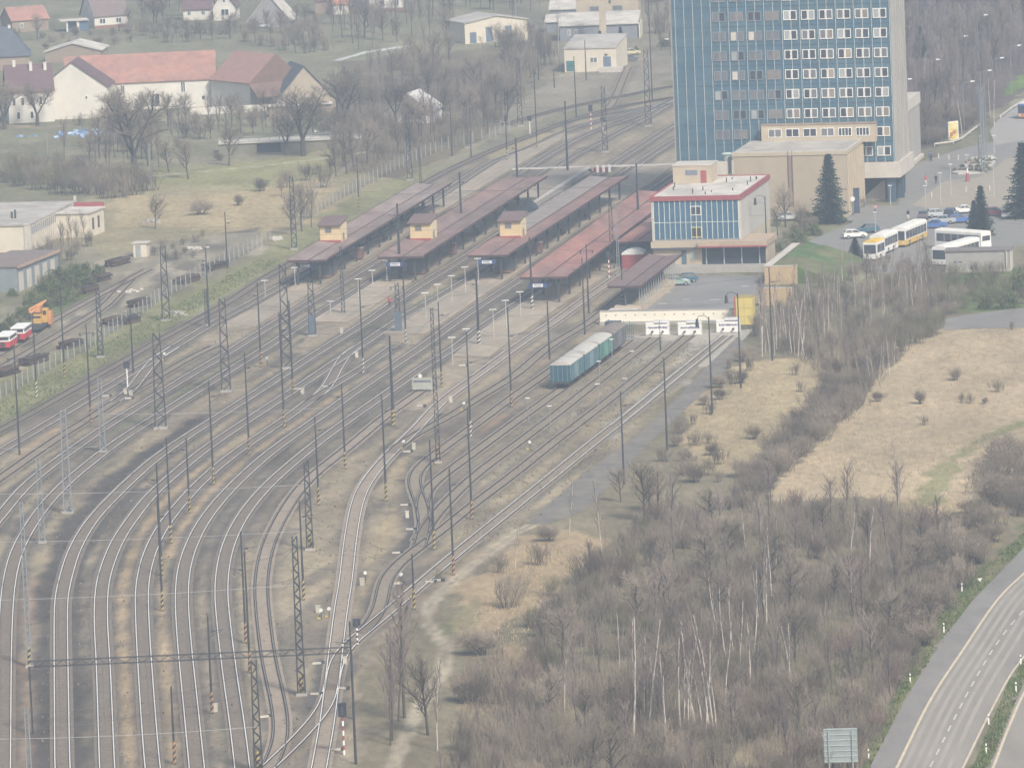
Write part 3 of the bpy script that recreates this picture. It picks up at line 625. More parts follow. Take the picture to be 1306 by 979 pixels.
mb = MB(); mb.tube((0, 0, 2.2), (0, 0, 3.4), .5, .75, 12); mb.tube((0, 0, 3.4), (0, 0, 3.65), .95, .7, 12); mb.build('hood', mat('vent_green', (.36, .45, .40)), E)
bx('duct_base', E, conc2, (-1.8, 1.0, -.6, 1.2, 0, 2.2)); bx('duct', E, steel, (.4, .9, -.8, -.3, .2, 3.0))
# ---- platform roofs
DIRX, DIRY = math.sin(rad(11.6)), math.cos(rad(11.6))
def canopy(label, f, b, width, m, drop=.35, z=4.5, name='platform_roof', posts=True, group='long platform roofs of the station'):
    A = at(*f, z); B = at(*b, z); d = Vector((B.x - A.x, B.y - A.y)); Lc = d.length; yaw = math.atan2(d.x, d.y)
    r = thing(name, label, 'platform roof', (A.x, A.y, 0), -yaw, group)
    h = width / 2
    mb = MB(); mb.extr([(-h, z + .15), (0, z - drop + .15), (h, z + .1), (h, z - .1), (0, z - drop), (-h, z - .05)], 'y', 0, Lc); mb.build('roof_deck', m, r)
    mb = MB(); yy = 3.0
    while yy < Lc - 1:
        for a, b_, za, zb in ((-h + .02, -.13, z + .155, z - drop + .157), (.13, h - .02, z - drop + .157, z + .107)): mb.add([(a, yy, za), (b_, yy, zb), (b_, yy + .14, zb), (a, yy + .14, za)], [(0, 1, 2, 3)])
        yy += 4.6
    mb.build('sheet_seams', mat('seam_dark', (.12, .08, .07), .9), r)
    mb = MB(); mb.extr([(-.12, z - drop + .16), (.12, z - drop + .16), (.12, z - drop + .2), (-.12, z - drop + .2)], 'y', .2, Lc - .2); mb.build('gutter', mat('gutter_dark', (.10, .065, .06)), r)
    mb = MB(); mb.box(-h - .05, -h + .0, 0, Lc, z - .12, z + .2); mb.box(h, h + .06, 0, Lc, z - .2, z + .14); mb.box(-h, h, -.06, 0, z - .42, z - .08); mb.build('fascia', mat('fascia_dark', (.08, .05, .05)), r)
    if posts:
        n = max(2, int(Lc / 10)); pm = MB(); pm.box(-.15, .15, -.2, .2, .4, z - .2); bm_ = MB(); bm_.box(-.1, .1, -h + .3, h - .3, -.12, .12)
        pme = pm.mesh('column', steel); be = MB(); be.box(-h + .2, h - .2, -.1, .1, z - .55, z - .25); beme = be.mesh('cross_beam', steel)
        for i in range(n + 1):
            y = .8 + (Lc - 1.6) * i / n
            for sx in (-1, 1): link('column', pme, r, (sx * h * .55, y, 0))
            link('cross_beam', beme, r, (0, y, 0))
    return r, Lc
c1, l1 = canopy('leftmost long brown platform roof with a yellow hut on it', (392, 331), (553, 234), 6.6, brownroof)
c2, l2 = canopy('second long brown red platform roof from the left with a yellow hut', (511, 326.5), (672, 225), 7.6, mat('canopy_second', (.285, .18, .155), .8, var=.26, scale=.4, stretch=(1, .25, 1), col2=(.225, .16, .14)))
c3, l3 = canopy('third long red platform roof with a yellow hut near its front', (623, 324.5), (777, 225), 6.8, mat('canopy_third', (.295, .17, .145), .75, var=.26, scale=.4, stretch=(1, .25, 1), col2=(.235, .16, .14)))
mb = MB(); mb.add([(-3.38, l3 * .3, 4.69), (-.15, l3 * .3, 4.355), (-.15, l3 - .1, 4.355), (-3.38, l3 - .1, 4.69)], [(0, 1, 2, 3)]); mb.build('grey_sheeting', mat('sheet_grey', (.26, .225, .205), .85, var=.2, scale=.5), c3)
c4, l4 = canopy('bright red platform roof nearest the station building', (694, 352.5), (842, 243), 7.6, redroof)
c5, l5 = canopy('short bright red roof between the platform roof and station building', (811, 307.5), (858, 273), 6.0, redroof, z=4.2, group='roofs beside the station building')
c6, l6 = canopy('purple brown loading dock roof over a beige dock wall', (797, 364), (849, 324.5), 5.4, mat('canopy_dock', (.19, .135, .125), .8, var=.16, scale=.5), name='loading_dock_roof', z=4.4, posts=False, group='roofs beside the station building')
bx('dock_wall', c6, beige, (-1.9, 2.3, .5, l6 - 2, 0, 1.15)); mb = MB(); n = 16
for i in range(n): y = .8 + i * (l6 - 3) / n; mb.box(2.0, 2.12, y, y + .12, 1.15, 4.2)
mb.build('dock_posts', grey, c6); bx('dock_back', c6, mat('dock_dark', (.075, .09, .105)), (-.3, -.1, 1, l6 - 2, 1.15, 4.0)); bx('dock_ramp', c6, conc2, (-2.4, 2.0, -5, .45, 0, .9))
bx('kiosk_wall', c5, mat('kiosk_blue', (.05, .085, .12)), (-2.6, 2.8, .4, .8, .3, 3.7)); bx('kiosk_base', c5, tan, (1.2, 2.8, .1, .39, .2, 2.4))
def stair_hut(px, py, label):
    h = root('stair_hut', label, 'hut', px, py, group='yellow stair huts on the platform roofs', z=4.5); h.location.z = 0
    ym = mat('wall_ochre', (.63, .49, .285), .85, var=.08, scale=.8); yl = mat('wall_ochre_sunlit', (.68, .57, .37), .85, var=.06)  # paler ochre copy puts sunlight into the colour of the right wall
    bx('wall', h, ym, (0, 3.55, 0, 5.0, 4.2, 7.2)); bx('sunlit_side', h, yl, (3.552, 3.6, .1, 4.9, 4.6, 7.15)); bx('base_trim', h, redrim, (-.05, 3.65, -.06, -.002, 4.25, 4.75))
    mb = MB(); mb.extr([(-.5, 7.35), (-.5, 7.2), (5.3, 8.1), (5.3, 8.25)], 'x', -.25, 3.85); mb.build('roof', mat('hut_roof', (.17, .12, .11), .85, var=.15), h)
    window(h, 1.0, 6.0, 1.1, .9, panes=2, fm=mat('frame_grey_mid', (.22, .23, .23)), gm_=midg); bx('pipe', h, steel, (3.75, 3.85, 1.5, 1.7, 4.6, 5.8)); bx('corner_strip', h, mat('strip_dark', (.22, .16, .12)), (.02, .14, -.05, -.003, 4.8, 7.2))
stair_hut(407.5, 308.5, 'yellow stair hut on the leftmost platform roof'); stair_hut(522.5, 306, 'yellow stair hut on the second platform roof'); stair_hut(637, 303, 'yellow stair hut on the third platform roof')
# station name boards
def text(s, size, m, parent, loc, rot, name='lettering', ext=.01):
    c = bpy.data.curves.new('lettering', 'FONT'); c.body = s; c.size = size; c.align_x = 'CENTER'; c.align_y = 'CENTER'; c.extrude = ext
    c.materials.append(m); o = bpy.data.objects.new(name, c); COL.objects.link(o); bpy.context.view_layer.update()
    me = bpy.data.meshes.new_from_object(o.evaluated_get(bpy.context.evaluated_depsgraph_get())); bpy.data.objects.remove(o)
    o = link(name, me, parent, loc); o.rotation_euler = rot; return o
signblue = mat('sign_blue', (.04, .075, .20), .5)
for px, py, lab in ((389, 339, 'blue station name board below the left platform roof'), (504, 337, 'blue station name board below the second platform roof'), (621, 334, 'blue station name board below the third platform roof'), (686, 364, 'blue station name board below the bright red roof')):
    p = at(px, py, 3.3); s = thing('station_sign', lab, 'sign', p, -YAW, 'station name boards')
    bx('board', s, signblue, (-1.5, 1.5, -.06, .06, -.38, .38)); bx('panel', s, whitep, (-.8, .8, -.09, -.062, -.25, .25)); bx('hanger', s, steel, (-1.2, -1.1, -.05, .05, .38, .95), (1.1, 1.2, -.05, .05, .38, .95))
    text('MOST', .46, signblue, s, (0, -.1, 0), (math.pi / 2, 0, 0))
# ---- loading yard
Wl = root('ramp_wall', 'long white loading ramp wall with a row of dark bolts', 'wall', 765.5, 414)
bx('wall', Wl, mat('wall_white', (.80, .74, .62), .85, var=.06, scale=.4), (0, 21.5, 0, .5, 0, 2.0)); bx('coping', Wl, conc, (-.05, 21.6, -.05, .8, 2.0, 2.1)); bx('foot', Wl, conc, (0, 21.5, -.5, -.002, 0, .45))
mb = MB()
for i in range(14): mb.box(.9 + i * 1.5, 1.05 + i * 1.5, -.06, -.003, 1.35, 1.5)
mb.box(1.2, 1.4, -.08, -.003, .5, .75); mb.build('bolts', steel, Wl); bx('end_stripe', Wl, redrim, (21.15, 21.25, -.03, -.003, .1, 2.0))
Yk = root('yellow_cabin', 'small yellow corrugated cabin beside the right end of the white wall', 'cabin', 939.5, 414)
bx('wall', Yk, mat('cabin_yellow', (.62, .50, .16), .7, var=.07, scale=.6), (0, 2.45, 0, 3, 0, 4.1)); bx('roof', Yk, mat('cabin_roof', (.36, .29, .11)), (-.05, 2.5, -.05, 3.05, 4.1, 4.18)); bx('post_strip', Yk, mat('strip_orange', (.42, .12, .06)), (-.3, -.1, -.06, .2, 0, 4.2)); bx('rib', Yk, mat('cabin_rib', (.50, .40, .12)), (1.2, 1.26, -.04, -.002, 0, 4.1), (0, 2.45, -.035, -.002, 2.5, 2.56), (0, 2.45, -.035, -.002, 1.2, 1.26))
ins = mat('stencil_dark', (.10, .10, .19), .7)
rp = random.Random(9)
for px, py, lab in ((824.5, 428, 'left white buffer stop panel with dark lettering before the wall'), (865.5, 428, 'middle white buffer stop panel with dark lettering before the wall'), (914.5, 424.5, 'right white buffer stop panel with dark lettering before the wall')):
    b_ = root('buffer_stop', lab, 'buffer stop', px, py, group='white buffer stop panels')
    bx('panel', b_, whitep, (0, 3.5, 0, .18, .1, 2.0)); bx('slot', b_, steel, (1.2, 3.2, -.03, -.002, 1.75, 1.9)); bx('frame', b_, mat('panel_grey', (.55, .55, .56)), (-.08, 0, -.05, .2, 0, 2.1), (3.5, 3.58, -.05, .2, 0, 2.1), (1.2, 3.4, .2, .5, 1.4, 2.3))
    for x in (.95, 2.5): mb = MB(); mb.tube((x, -.5, .6), (x, 0, .6), .16, .16, 10); mb.build('buffer', steel, b_)
    mb = MB(); x = .35
    while x < 3.1:
        w = rp.uniform(.08, .26); h = rp.uniform(.22, .36); mb.box(x, x + w, -.012, -.002, 1.05, 1.05 + h); x += w + rp.uniform(.03, .09)
    mb.build('lettering', ins, b_)
P_ = root('retaining_wall', 'tan retaining wall with pale coping beside the green slope', 'wall', 975.5, 363)
owall = mat('wall_orange', (.46, .34, .20), .9, var=.10, scale=.5)
bx('wall', P_, owall, (0, 5.2, 0, .5, 0, 2.9), (0, .9, .5, 30, 0, 2.9)); bx('coping', P_, conc2, (-.1, 5.3, -.06, .5, 2.9, 3.0), (-.1, 1.15, .5, 30, 2.9, 3.02))
gs = MB(); gs.extr([(.96, 2.75), (5.2, 2.6), (12.5, .05), (.96, .05)], 'y', .55, 30); q = gs.build('grass_slope', mat('slope_green', (.085, .14, .045), .95, var=.3, scale=.4, col2=(.15, .15, .07))); q.location = P_.location; q.rotation_euler = P_.rotation_euler; tag(q, kind='structure')
P_ = root('garden_wall', 'lower tan wall hidden behind birch trunks', 'wall', 968, 390)
bx('wall', P_, owall, (0, 5.2, 0, .5, 0, 2.7)); bx('coping', P_, conc2, (-.05, 5.25, -.05, .55, 2.7, 2.78))
G_ = root('fence_gate', 'blue green steel grid gate behind the parked boxcars', 'gate', 782, 435)
bg_ = mat('gate_blue', (.05, .12, .16), .6); mb = MB()
for i in range(12): mb.box(i * .28, i * .28 + .07, 0, .07, .4, 2.6 if i % 3 else 3.0)
mb.box(0, 3.15, .02, .06, 2.3, 2.4); mb.box(0, 3.15, .02, .06, .5, .6); mb.build('grid', bg_, G_); bx('hut', G_, mat('hut_navy', (.04, .075, .13), .6), (-1.2, .9, .3, 2.2, .3, 2.7)); bx('hut_roof', G_, slate, (-1.3, 1.0, .2, 2.3, 2.7, 2.82))
Sg = root('end_board', 'white warning board with two dark spots beside the last boxcar', 'sign', 783.5, 444)
bx('board', Sg, whitep, (0, 1.0, 0, .12, .1, 1.9)); bx('mark', Sg, steel, (.2, .5, -.02, -.002, 1.2, 1.5), (.55, .8, -.02, -.002, .9, 1.0))
Sg = root('end_board', 'grey signboard with dark lettering and white disc at the siding end', 'sign', 526, 499.5)
bx('board', Sg, mat('board_grey', (.38, .39, .34), .8), (0, 2.9, 0, .12, .3, 2.0)); mb = MB(); x = .2
while x < 2.5: w = rp.uniform(.08, .24); mb.box(x, x + w, -.012, -.002, 1.35, 1.62); x += w + .05
mb.build('lettering', ins, Sg); mb = MB(); mb.tube((1.2, -.02, 2.25), (1.2, .06, 2.25), .28, .28, 16); mb.build('disc', whitep, Sg); bx('leg', Sg, steel, (.3, .4, .02, .1, 0, .3), (2.5, 2.6, .02, .1, 0, .3)); bx('disc_post', Sg, steel, (1.16, 1.24, .05, .12, 1.9, 2.3))
Tn = root('round_tent', 'white arched shelter roof on a red base behind the dock roof', 'shelter', 793, 343)
mb = MB(); mb.extr([(1.9 + 1.9 * math.cos(t * math.pi / 8), 2.3 + .9 * math.sin(t * math.pi / 8)) for t in range(9)], 'y', 0, 6); mb.build('roof', whitep, Tn); bx('base', Tn, redrim, (.1, 3.7, .1, 5.9, 0, 2.28))
Hu = root('concrete_hut', 'long grey concrete hut hiding the rear buses', 'hut', 1206.5, 347.5, yaw=rad(9))
hc = mat('hut_grey', (.33, .32, .30), .9, var=.1, scale=.6)
bx('wall', Hu, hc, (0, 10.2, 0, 4, 0, 3.3)); bx('roof', Hu, mat('hut_roof_dark', (.20, .18, .17)), (-.2, 10.6, -.2, 4.2, 3.3, 3.5)); bx('end_pillar', Hu, conc2, (9.6, 9.75, -.25, -.004, .2, 3.3), (10.21, 10.45, -.15, 3.9, .1, 3.3))
bx('slit', Hu, dark, (1.3, 1.75, -.02, -.003, 1.5, 1.7), (2.1, 2.6, -.02, -.003, 1.5, 1.7)); bx('plinth', Hu, conc, (-.1, 10.3, -.12, -.004, 0, .35))
# ---- houses
def house(label, px, py, w, d, hw, rise, wall, roof, yaw=0.0, ridge='x', wins=(), chim=(), name='house', cat='house', group=None, eave=.35, hip=0.0, sidewins=(), plinth=None, base=0.0):
    h = root(name, label, cat, px, py, yaw, group)
    mb = MB()
    if ridge == 'x': mb.extr([(0, base), (d, base), (d, hw), (d / 2, hw + rise * (1 if not hip else 0.02)), (0, hw)], 'x', 0, w)
    else: mb.extr([(0, base), (w, base), (w, hw), (w / 2, hw + rise), (0, hw)], 'y', 0, d)
    mb.build('wall', wall, h)
    rm = MB(); t = .22
    if hip:
        e = eave; q = [(-e, -e, hw), (w + e, -e, hw), (w + e, d + e, hw), (-e, d + e, hw), (hip, d / 2, hw + rise), (w - hip, d / 2, hw + rise)]
        q2 = [(x, y, z + t) for x, y, z in q]; rm.add(q2 + q, [(0, 1, 5, 4), (1, 2, 5), (2, 3, 4, 5), (3, 0, 4), (6, 7, 1, 0), (7, 8, 2, 1), (8, 9, 3, 2), (9, 6, 0, 3), (9, 8, 7, 6)])
    elif ridge == 'x':
        k = rise / (d / 2); e = eave
        rm.extr([(-e, hw - e * k), (d / 2, hw + rise), (d + e, hw - e * k), (d + e, hw - e * k + t), (d / 2, hw + rise + t), (-e, hw - e * k + t)], 'x', -e, w + e)
    else:
        k = rise / (w / 2); e = eave
        rm.extr([(-e, hw - e * k), (w / 2, hw + rise), (w + e, hw - e * k), (w + e, hw - e * k + t), (w / 2, hw + rise + t), (-e, hw - e * k + t)], 'y', -e, d + e)
    r = rm.build('roof', roof, h)
    for (x, y, z, s) in chim:
        c = MB(); c.box(x, x + s, y, y + s, z - 1.2, z + 1.0); c.box(x - .06, x + s + .06, y - .06, y + s + .06, z + 1.0, z + 1.15); c.build('chimney', hwhite, r)
    for (x, z, ww, hh) in wins: window(h, x, z, ww, hh, panes=2 if ww > .8 else 1, gm_=darkg)
    if plinth: bx('plinth', h, plinth, (-.06, w + .06, -.06, -.003, 0, .8))
    return h
brick = mat('brick_plinth', (.26, .15, .11), .9, var=.15)
house('small brown house with bright red tiled roof at upper left', 16, 42, 9.5, 8, 3.0, 2.8, hbrown, tileo, rad(-24), wins=[(2, 1.0, 1.0, 1.2)])
house('white house with steep grey brown roof and garage at upper left', 121, 37.5, 8.8, 9.5, 3.3, 5.8, hwhite, mat('tiles_greybrown', (.20, .155, .145), .85, var=.1), rad(-24), wins=[(1.3, 1.2, 1.6, 1.3), (5.6, 1.2, 1.5, 1.3)], chim=[(7, 5, 8.8, .6)], plinth=brick)
Cp = root('carport', 'open white carport beside the garage of the white house', 'carport', 85, 41, rad(-10))
bx('roof', Cp, white_roof, (-1.5, 5.6, -.5, 6, 2.6, 2.8)); bx('pillar', Cp, hwhite, (0, .4, 0, .4, 0, 2.6), (2.6, 3.2, 0, .4, 0, 2.6)); bx('garage_door', Cp, mat('door_blue_dull', (.09, .14, .20)), (.4, 2.6, 1.5, 1.7, 0, 2.5), (3.2, 5.5, .2, .4, 0, 2.5))
house('white gabled house with two upright windows at the top edge', 272.5, 27, 5.6, 9, 3.4, 4.0, hwhite, tileb, rad(4), ridge='y', wins=[(1.9, 1.2, 2.0, 1.7), (2.4, 4.4, .8, 1.2)])
house('low white house wing with brown roof beside the gabled house', 234, 26.5, 7.0, 7, 2.9, 3.6, hwhite, tileb, rad(4), wins=[(1.0, 1.2, 1, 1.2), (4.5, 1.2, 1, 1.2)])
house('big grey rendered house with white roof verge above the car', 316, 36, 10.6, 12, 1.6, 6.4, hgrey, white_roof, rad(6), ridge='y')
house('tan house without windows at the left end of the row', 402, 18.5, 4.4, 8, 3.4, 3.2, hbrown, tileb, rad(0))
house('narrow house with orange roof in the row at top', 424.5, 19, 3.8, 8, 2.6, 2.6, hwhite, mat('tiles_orange', (.46, .20, .12), .85), rad(0), wins=[(1.5, 1.0, .9, 1.3)])
house('grey roofed house in the row at top', 443, 18, 5.3, 8, 2.9, 2.6, hbrown, slate, rad(0), wins=[(.9, 1.0, 1.4, 1.4), (3.6, 1.0, .9, 1.4)])
house('white house at the right end of the row at top', 472, 15.5, 8.4, 8, 4.0, 3, hwhite, tileb, rad(0), wins=[(2.4, 1.3, 1.3, 1.6), (6.0, 1.3, 1.3, 1.6)], plinth=brick)
house('large dark slate roofed house at the left picture edge', -42, 92, 14.5, 15, 3.0, 6.2, hbrown, slate, rad(-4), hip=4.5, chim=[(9.8, 7, 8.6, .6)])
Fr = house('low building with flat pale sheet roof behind the barn', 58, 80, 13, 12, 2.4, 1.8, hbrown, white_roof, rad(5), name='shed', cat='shed', ridge='y')
house('long white walled barn with red tiled roof', 86, 144, 31.5, 13, 6.0, 5.2, hwhite, tileo, rad(-2), name='barn', cat='barn', wins=[(11.5, 3.4, .9, 2.0), (17.5, .4, 2.2, 2.8), (24.2, 3.2, 1.0, 2.4), (28.5, 1.4, .8, 1.0)])
bw = house('angled barn end with pale red tiles and brown hipped end', 270.5, 136.5, 15.5, 13, 5.9, 5.3, hwhite, mat('tiles_pale', (.37, .215, .175), .85, var=.14, scale=.7), rad(56), name='barn_wing', cat='barn', group=None)
mb = MB(); q = [(15.9, 6.5, 11.5), (20.5, -1.2, 3.2), (20.5, 13.6, 3.2), (15.9, 6.5, 11.3), (20.5, -1.2, 3.0), (20.5, 13.6, 3.0), (15.86, -.5, 5.5), (15.86, -.5, 5.7), (15.86, 13.4, 5.5), (15.86, 13.4, 5.7)]; mb.add(q, [(0, 7, 1, 2, 9), (3, 8, 5, 4, 6), (7, 6, 4, 1), (1, 4, 5, 2), (2, 5, 8, 9)]); mb.build('hip_roof', mat('tiles_russet', (.19, .12, .10), .85, var=.18, scale=.7), bw)
house('tan gabled house with blue grey slate roof and skylight strip', 351, 142, 13, 13, 1.8, 7.2, mat('render_tan', (.40, .34, .26), .9, var=.08), slate, rad(-14), ridge='y')
house('cream gabled house with white front in the village', 50.5, 153.5, 14.6, 12, 6.6, 5.3, hwhite, tileb, rad(3), ridge='y', wins=[(2.5, 3.0, .8, 1.6), (9.8, 4.0, .6, .8)])
house('white side wing with purple brown roof and three chimneys', 12, 158, 9.5, 11, 6.6, 5.0, hwhite, tileb, rad(-8), wins=[(.8, 3.6, .8, 1.8), (2.6, 3.6, .8, 1.8), (4.4, 3.6, .8, 1.8), (6.4, 3.6, .8, 1.8), (1.6, .8, .8, 1.6), (4.4, .8, .8, 1.6)], chim=[(1.6, 5, 11.6, .6), (5.0, 4, 11.2, .6), (8.0, 4, 11, .6)])
house('dark hipped barn roof with tan wall standing in front of the cream gable', 69, 150, 11.6, 8, 1.8, 6.0, tan, tiled, rad(2), hip=5.2, name='barn', cat='barn')
bx('wall', root('yard_wall', 'white end wall beside the dark hipped barn', 'wall', 131, 143, rad(4)), hwhite, (0, 1.6, 0, .4, 0, 2.8))
house('white house half hidden behind bare trees near the fence', 491, 158, 9.8, 9, 2.6, 3.4, hwhite, mat('roof_pale', (.56, .55, .52), .85), rad(16), ridge='y', wins=[(6.4, 1.2, .8, 1.0)])
yw = root('yard_wall', 'low white yard wall along the barn', 'wall', 243, 147, rad(-4)); bx('wall', yw, hwhite, (0, 16, 0, .3, 0, 1.5))
yw = root('shed', 'low flat shed with white roof edge below the slate house', 'shed', 344, 150, rad(-3)); bx('wall', yw, hbrown, (0, 13, 0, 4, 0, 2.2)); bx('roof', yw, white_roof, (-.3, 13.3, -.4, 4.3, 2.2, 2.4))
# works buildings at top centre
w1 = house('white shed with three blue grey doors at top centre', 593.5, 56.5, 15.5, 12, 4.8, 1.3, cream, gravel_roof, rad(-20), ridge='y', name='shed', cat='shed')
for x in (1.2, 5.2, 10.0): bx('door', w1, mat('door_bluegrey', (.13, .17, .23)), (x, x + 1.6, -.05, -.003, .1, 2.6 if x < 2 else 3.6))
w2 = root('works_building', 'pale cubic works building with green door and sloping flat roof', 'building', 720.5, 92.5, rad(10))
mb = MB(); mb.extr([(0, 0), (16, 0), (16, 6.6), (0, 5.1)], 'x', 0, 11.5); mb.build('wall', cream, w2); mb = MB(); mb.extr([(-.2, 5.08), (16.2, 6.65), (16.2, 6.9), (-.2, 5.35)], 'x', -.15, 11.65); mb.build('roof', gravel_roof, w2)
bx('door', w2, mat('door_green', (.05, .16, .17)), (.4, 2.1, -.06, -.003, .2, 2.5)); bx('door', w2, mat('door_bluegrey', (.13, .17, .23)), (8.6, 10.3, -.06, -.003, 1.0, 3.2)); window(w2, 5.6, 1.9, 1.7, 1.3, gm_=midg); bx('lamp', w2, steel, (9.0, 9.6, -.2, -.003, 3.5, 3.8)); bx('ramp', w2, conc2, (8, 13, -3, -.07, 0, 1.0))
w3 = root('works_building', 'long low works building with white roof below the tall beige block', 'building', 714.5, 53, rad(4))
mb = MB(); mb.extr([(0, 0), (13, 0), (13, 5.2), (0, 3.5)], 'x', 0, 18); mb.build('wall', mat('wall_bluegrey', (.22, .23, .25), .9), w3); mb = MB(); mb.extr([(-.4, 3.45), (13.2, 5.3), (13.2, 5.55), (-.4, 3.7)], 'x', -.3, 18.3); mb.build('roof', white_roof, w3); bx('end_wall', w3, cream, (18.0 + .31, 18.6, -.2, 13, 0, 3.4))
for x in (1.8, 3.4): window(w3, x, 1.3, .8, 1.3)
w4 = root('works_building', 'tall beige works block with two blue grey windows at the top edge', 'building', 736, 44, rad(4))
mb = MB(); mb.extr([(0, 0), (14.6, 0), (14.6, 8.4), (7.3, 10.2), (0, 8.4)], 'y', 0, 12); mb.build('wall', beige, w4); mb = MB(); mb.extr([(-.4, 8.3), (7.3, 10.2), (15, 8.3), (15, 8.6), (7.3, 10.5), (-.4, 8.6)], 'y', -.3, 12); mb.build('roof', white_roof, w4)
window(w4, 3.2, 5.3, 2.3, 1.1, fm=gframe, gm_=midg); window(w4, 8.6, 5.3, 2.3, 1.1, fm=gframe, gm_=midg); bx('vent', w4, steel, (7.7, 8.2, -.1, -.003, 7.0, 7.7))
w5 = root('works_building', 'small lean-to with white sheet roof left of the beige block', 'building', 702, 27, rad(4)); bx('wall', w5, mat('wall_bluegrey', (.22, .23, .25)), (0, 6.5, 0, 8, 0, 2.6)); mb = MB(); mb.extr([(-.4, 2.6), (8, 4.2), (8, 4.4), (-.4, 2.8)], 'x', -.4, 6.6); mb.build('roof', white_roof, w5)
w6 = root('works_building', 'tiny white roofed lean-to left of the long low building', 'building', 697, 42, rad(4)); bx('wall', w6, mat('wall_bluegrey', (.22, .23, .25)), (0, 3, 0, 7, 0, 2.4)); mb = MB(); mb.extr([(-.4, 2.4), (7, 3.6), (7, 3.8), (-.4, 2.6)], 'x', -.4, 3.1); mb.build('roof', white_roof, w6)
ch = root('chimney', 'square tan brick chimney behind the pale cubic works building', 'chimney', 765, 56, rad(4)); mb = MB(); mb.add([(0, 0, 0), (1.6, 0, 0), (1.6, 1.6, 0), (0, 1.6, 0), (.15, .15, 15), (1.45, .15, 15), (1.45, 1.45, 15), (.15, 1.45, 15)], [(3, 2, 1, 0), (4, 5, 6, 7), (0, 1, 5, 4), (1, 2, 6, 5), (2, 3, 7, 6), (3, 0, 4, 7)]); mb.build('shaft', beige, ch); bx('cap', ch, conc, (.02, 1.58, .02, 1.58, 15.002, 15.4))
lt = root('sheet_roof', 'short white corrugated shelter roof behind the chimney', 'shelter', 757, 51, rad(4)); bx('roof', lt, white_roof, (0, 6, 0, 3, 2.2, 2.5)); bx('post', lt, steel, (.1, .2, .1, .2, 0, 2.2), (5.8, 5.9, .1, .2, 0, 2.2))
# factory at left
fa = root('factory_hall', 'long flat roofed factory hall with ribbed wall at the left edge', 'factory', 39.5, 321, rad(9))
bx('wall', fa, cream, (-24, 0, 0, 36, 0, 4.5)); bx('roof', fa, gravel_roof, (-24, .1, -.2, 36.2, 4.5, 4.75)); bx('corner_pillar', fa, conc2, (-1.0, .15, -.15, -.003, 0, 4.9)); mb = MB()
for i in range(24): mb.box(.002, .16, .3 + i * 1.5, .75 + i * 1.5, 0, 4.4)
mb.build('ribs', conc2, fa); bx('window_band', fa, mat('band_bluegrey', (.17, .20, .24), .5), (.003, .08, .2, 35.8, 2.9, 4.2)); bx('roof_vent', fa, steel, (-5.0, -4.7, 10, 10.3, 4.7, 6.2), (-5.6, -5.3, 10, 10.3, 4.7, 5.9)); bx('end_post', fa, conc2, (-.3, .1, 36.21, 36.6, 0, 5.6))
fb = root('factory_annex', 'small annex with white flat roof and arched windows beside the factory hall', 'building', 114, 303, rad(14))
bx('wall', fb, cream, (-6, 0, 0, 9, 0, 4.2)); bx('roof', fb, white_roof, (-6, .25, -.25, 9.2, 4.2, 4.45)); bx('back_wall', fb, redrim, (-5.5, 0, 9.22, 9.4, 3.6, 5.2))
for y in (2.0, 5.2): bx('window', fb, darkg, (.003, .06, y, y + 1.0, 1.2, 3.2))
fc = root('workshop', 'lower workshop with tan roof edge and pale doors at the left edge', 'building', 23, 372, rad(14))
bx('wall', fc, mat('wall_bluegrey_pale', (.22, .25, .26)), (-8, 0, 0, 22, 0, 4.0)); bx('roof', fc, mat('roof_brown_flat', (.22, .175, .155), .9), (-8.2, .2, -.2, 22.2, 4.0, 4.2)); bx('roof_edge', fc, mat('edge_tan', (.42, .30, .22)), (.2, .35, -.2, 22.2, 3.8, 4.25))
for i in range(5): bx('door', fc, conc2, (.003, .1, .8 + i * 4.2, 3.0 + i * 4.2, 0, 3.0))
hut = root('shed', 'small pale wooden shed with grey door in the workyard', 'shed', 170.5, 328, rad(8)); bx('wall', hut, cream, (0, 2.3, 0, 2.5, 0, 2.3)); bx('roof', hut, conc2, (-.2, 2.6, -.2, 2.7, 2.3, 2.45)); bx('door', hut, grey, (.4, 1.3, -.06, -.003, 0, 2.0))
# bridge with railing over a stream culvert
br = root('culvert_bridge', 'low concrete road bridge with railing and dark culvert opening', 'bridge', 318, 196, rad(-1))
bx('deck', br, conc2, (-6, 22, 0, 7, 2.0, 2.3)); bx('abutment', br, mat('wall_mossy', (.20, .19, .145), .95, var=.2), (-6, 1.5, .3, 6.5, 0, 1.99), (6.2, 22, .3, 6.5, 0, 1.99)); bx('opening', br, dark, (1.5, 6.2, 1.0, 1.3, 0, 1.98)); mb = MB()
for i in range(14): mb.box(-6 + i * 2, -5.9 + i * 2, .02, .12, 2.4, 3.3)
mb.box(-6, 22, .03, .1, 3.25, 3.33); mb.box(-6, 22, .03, .1, 2.8, 2.86); mb.build('railing', grey, br)
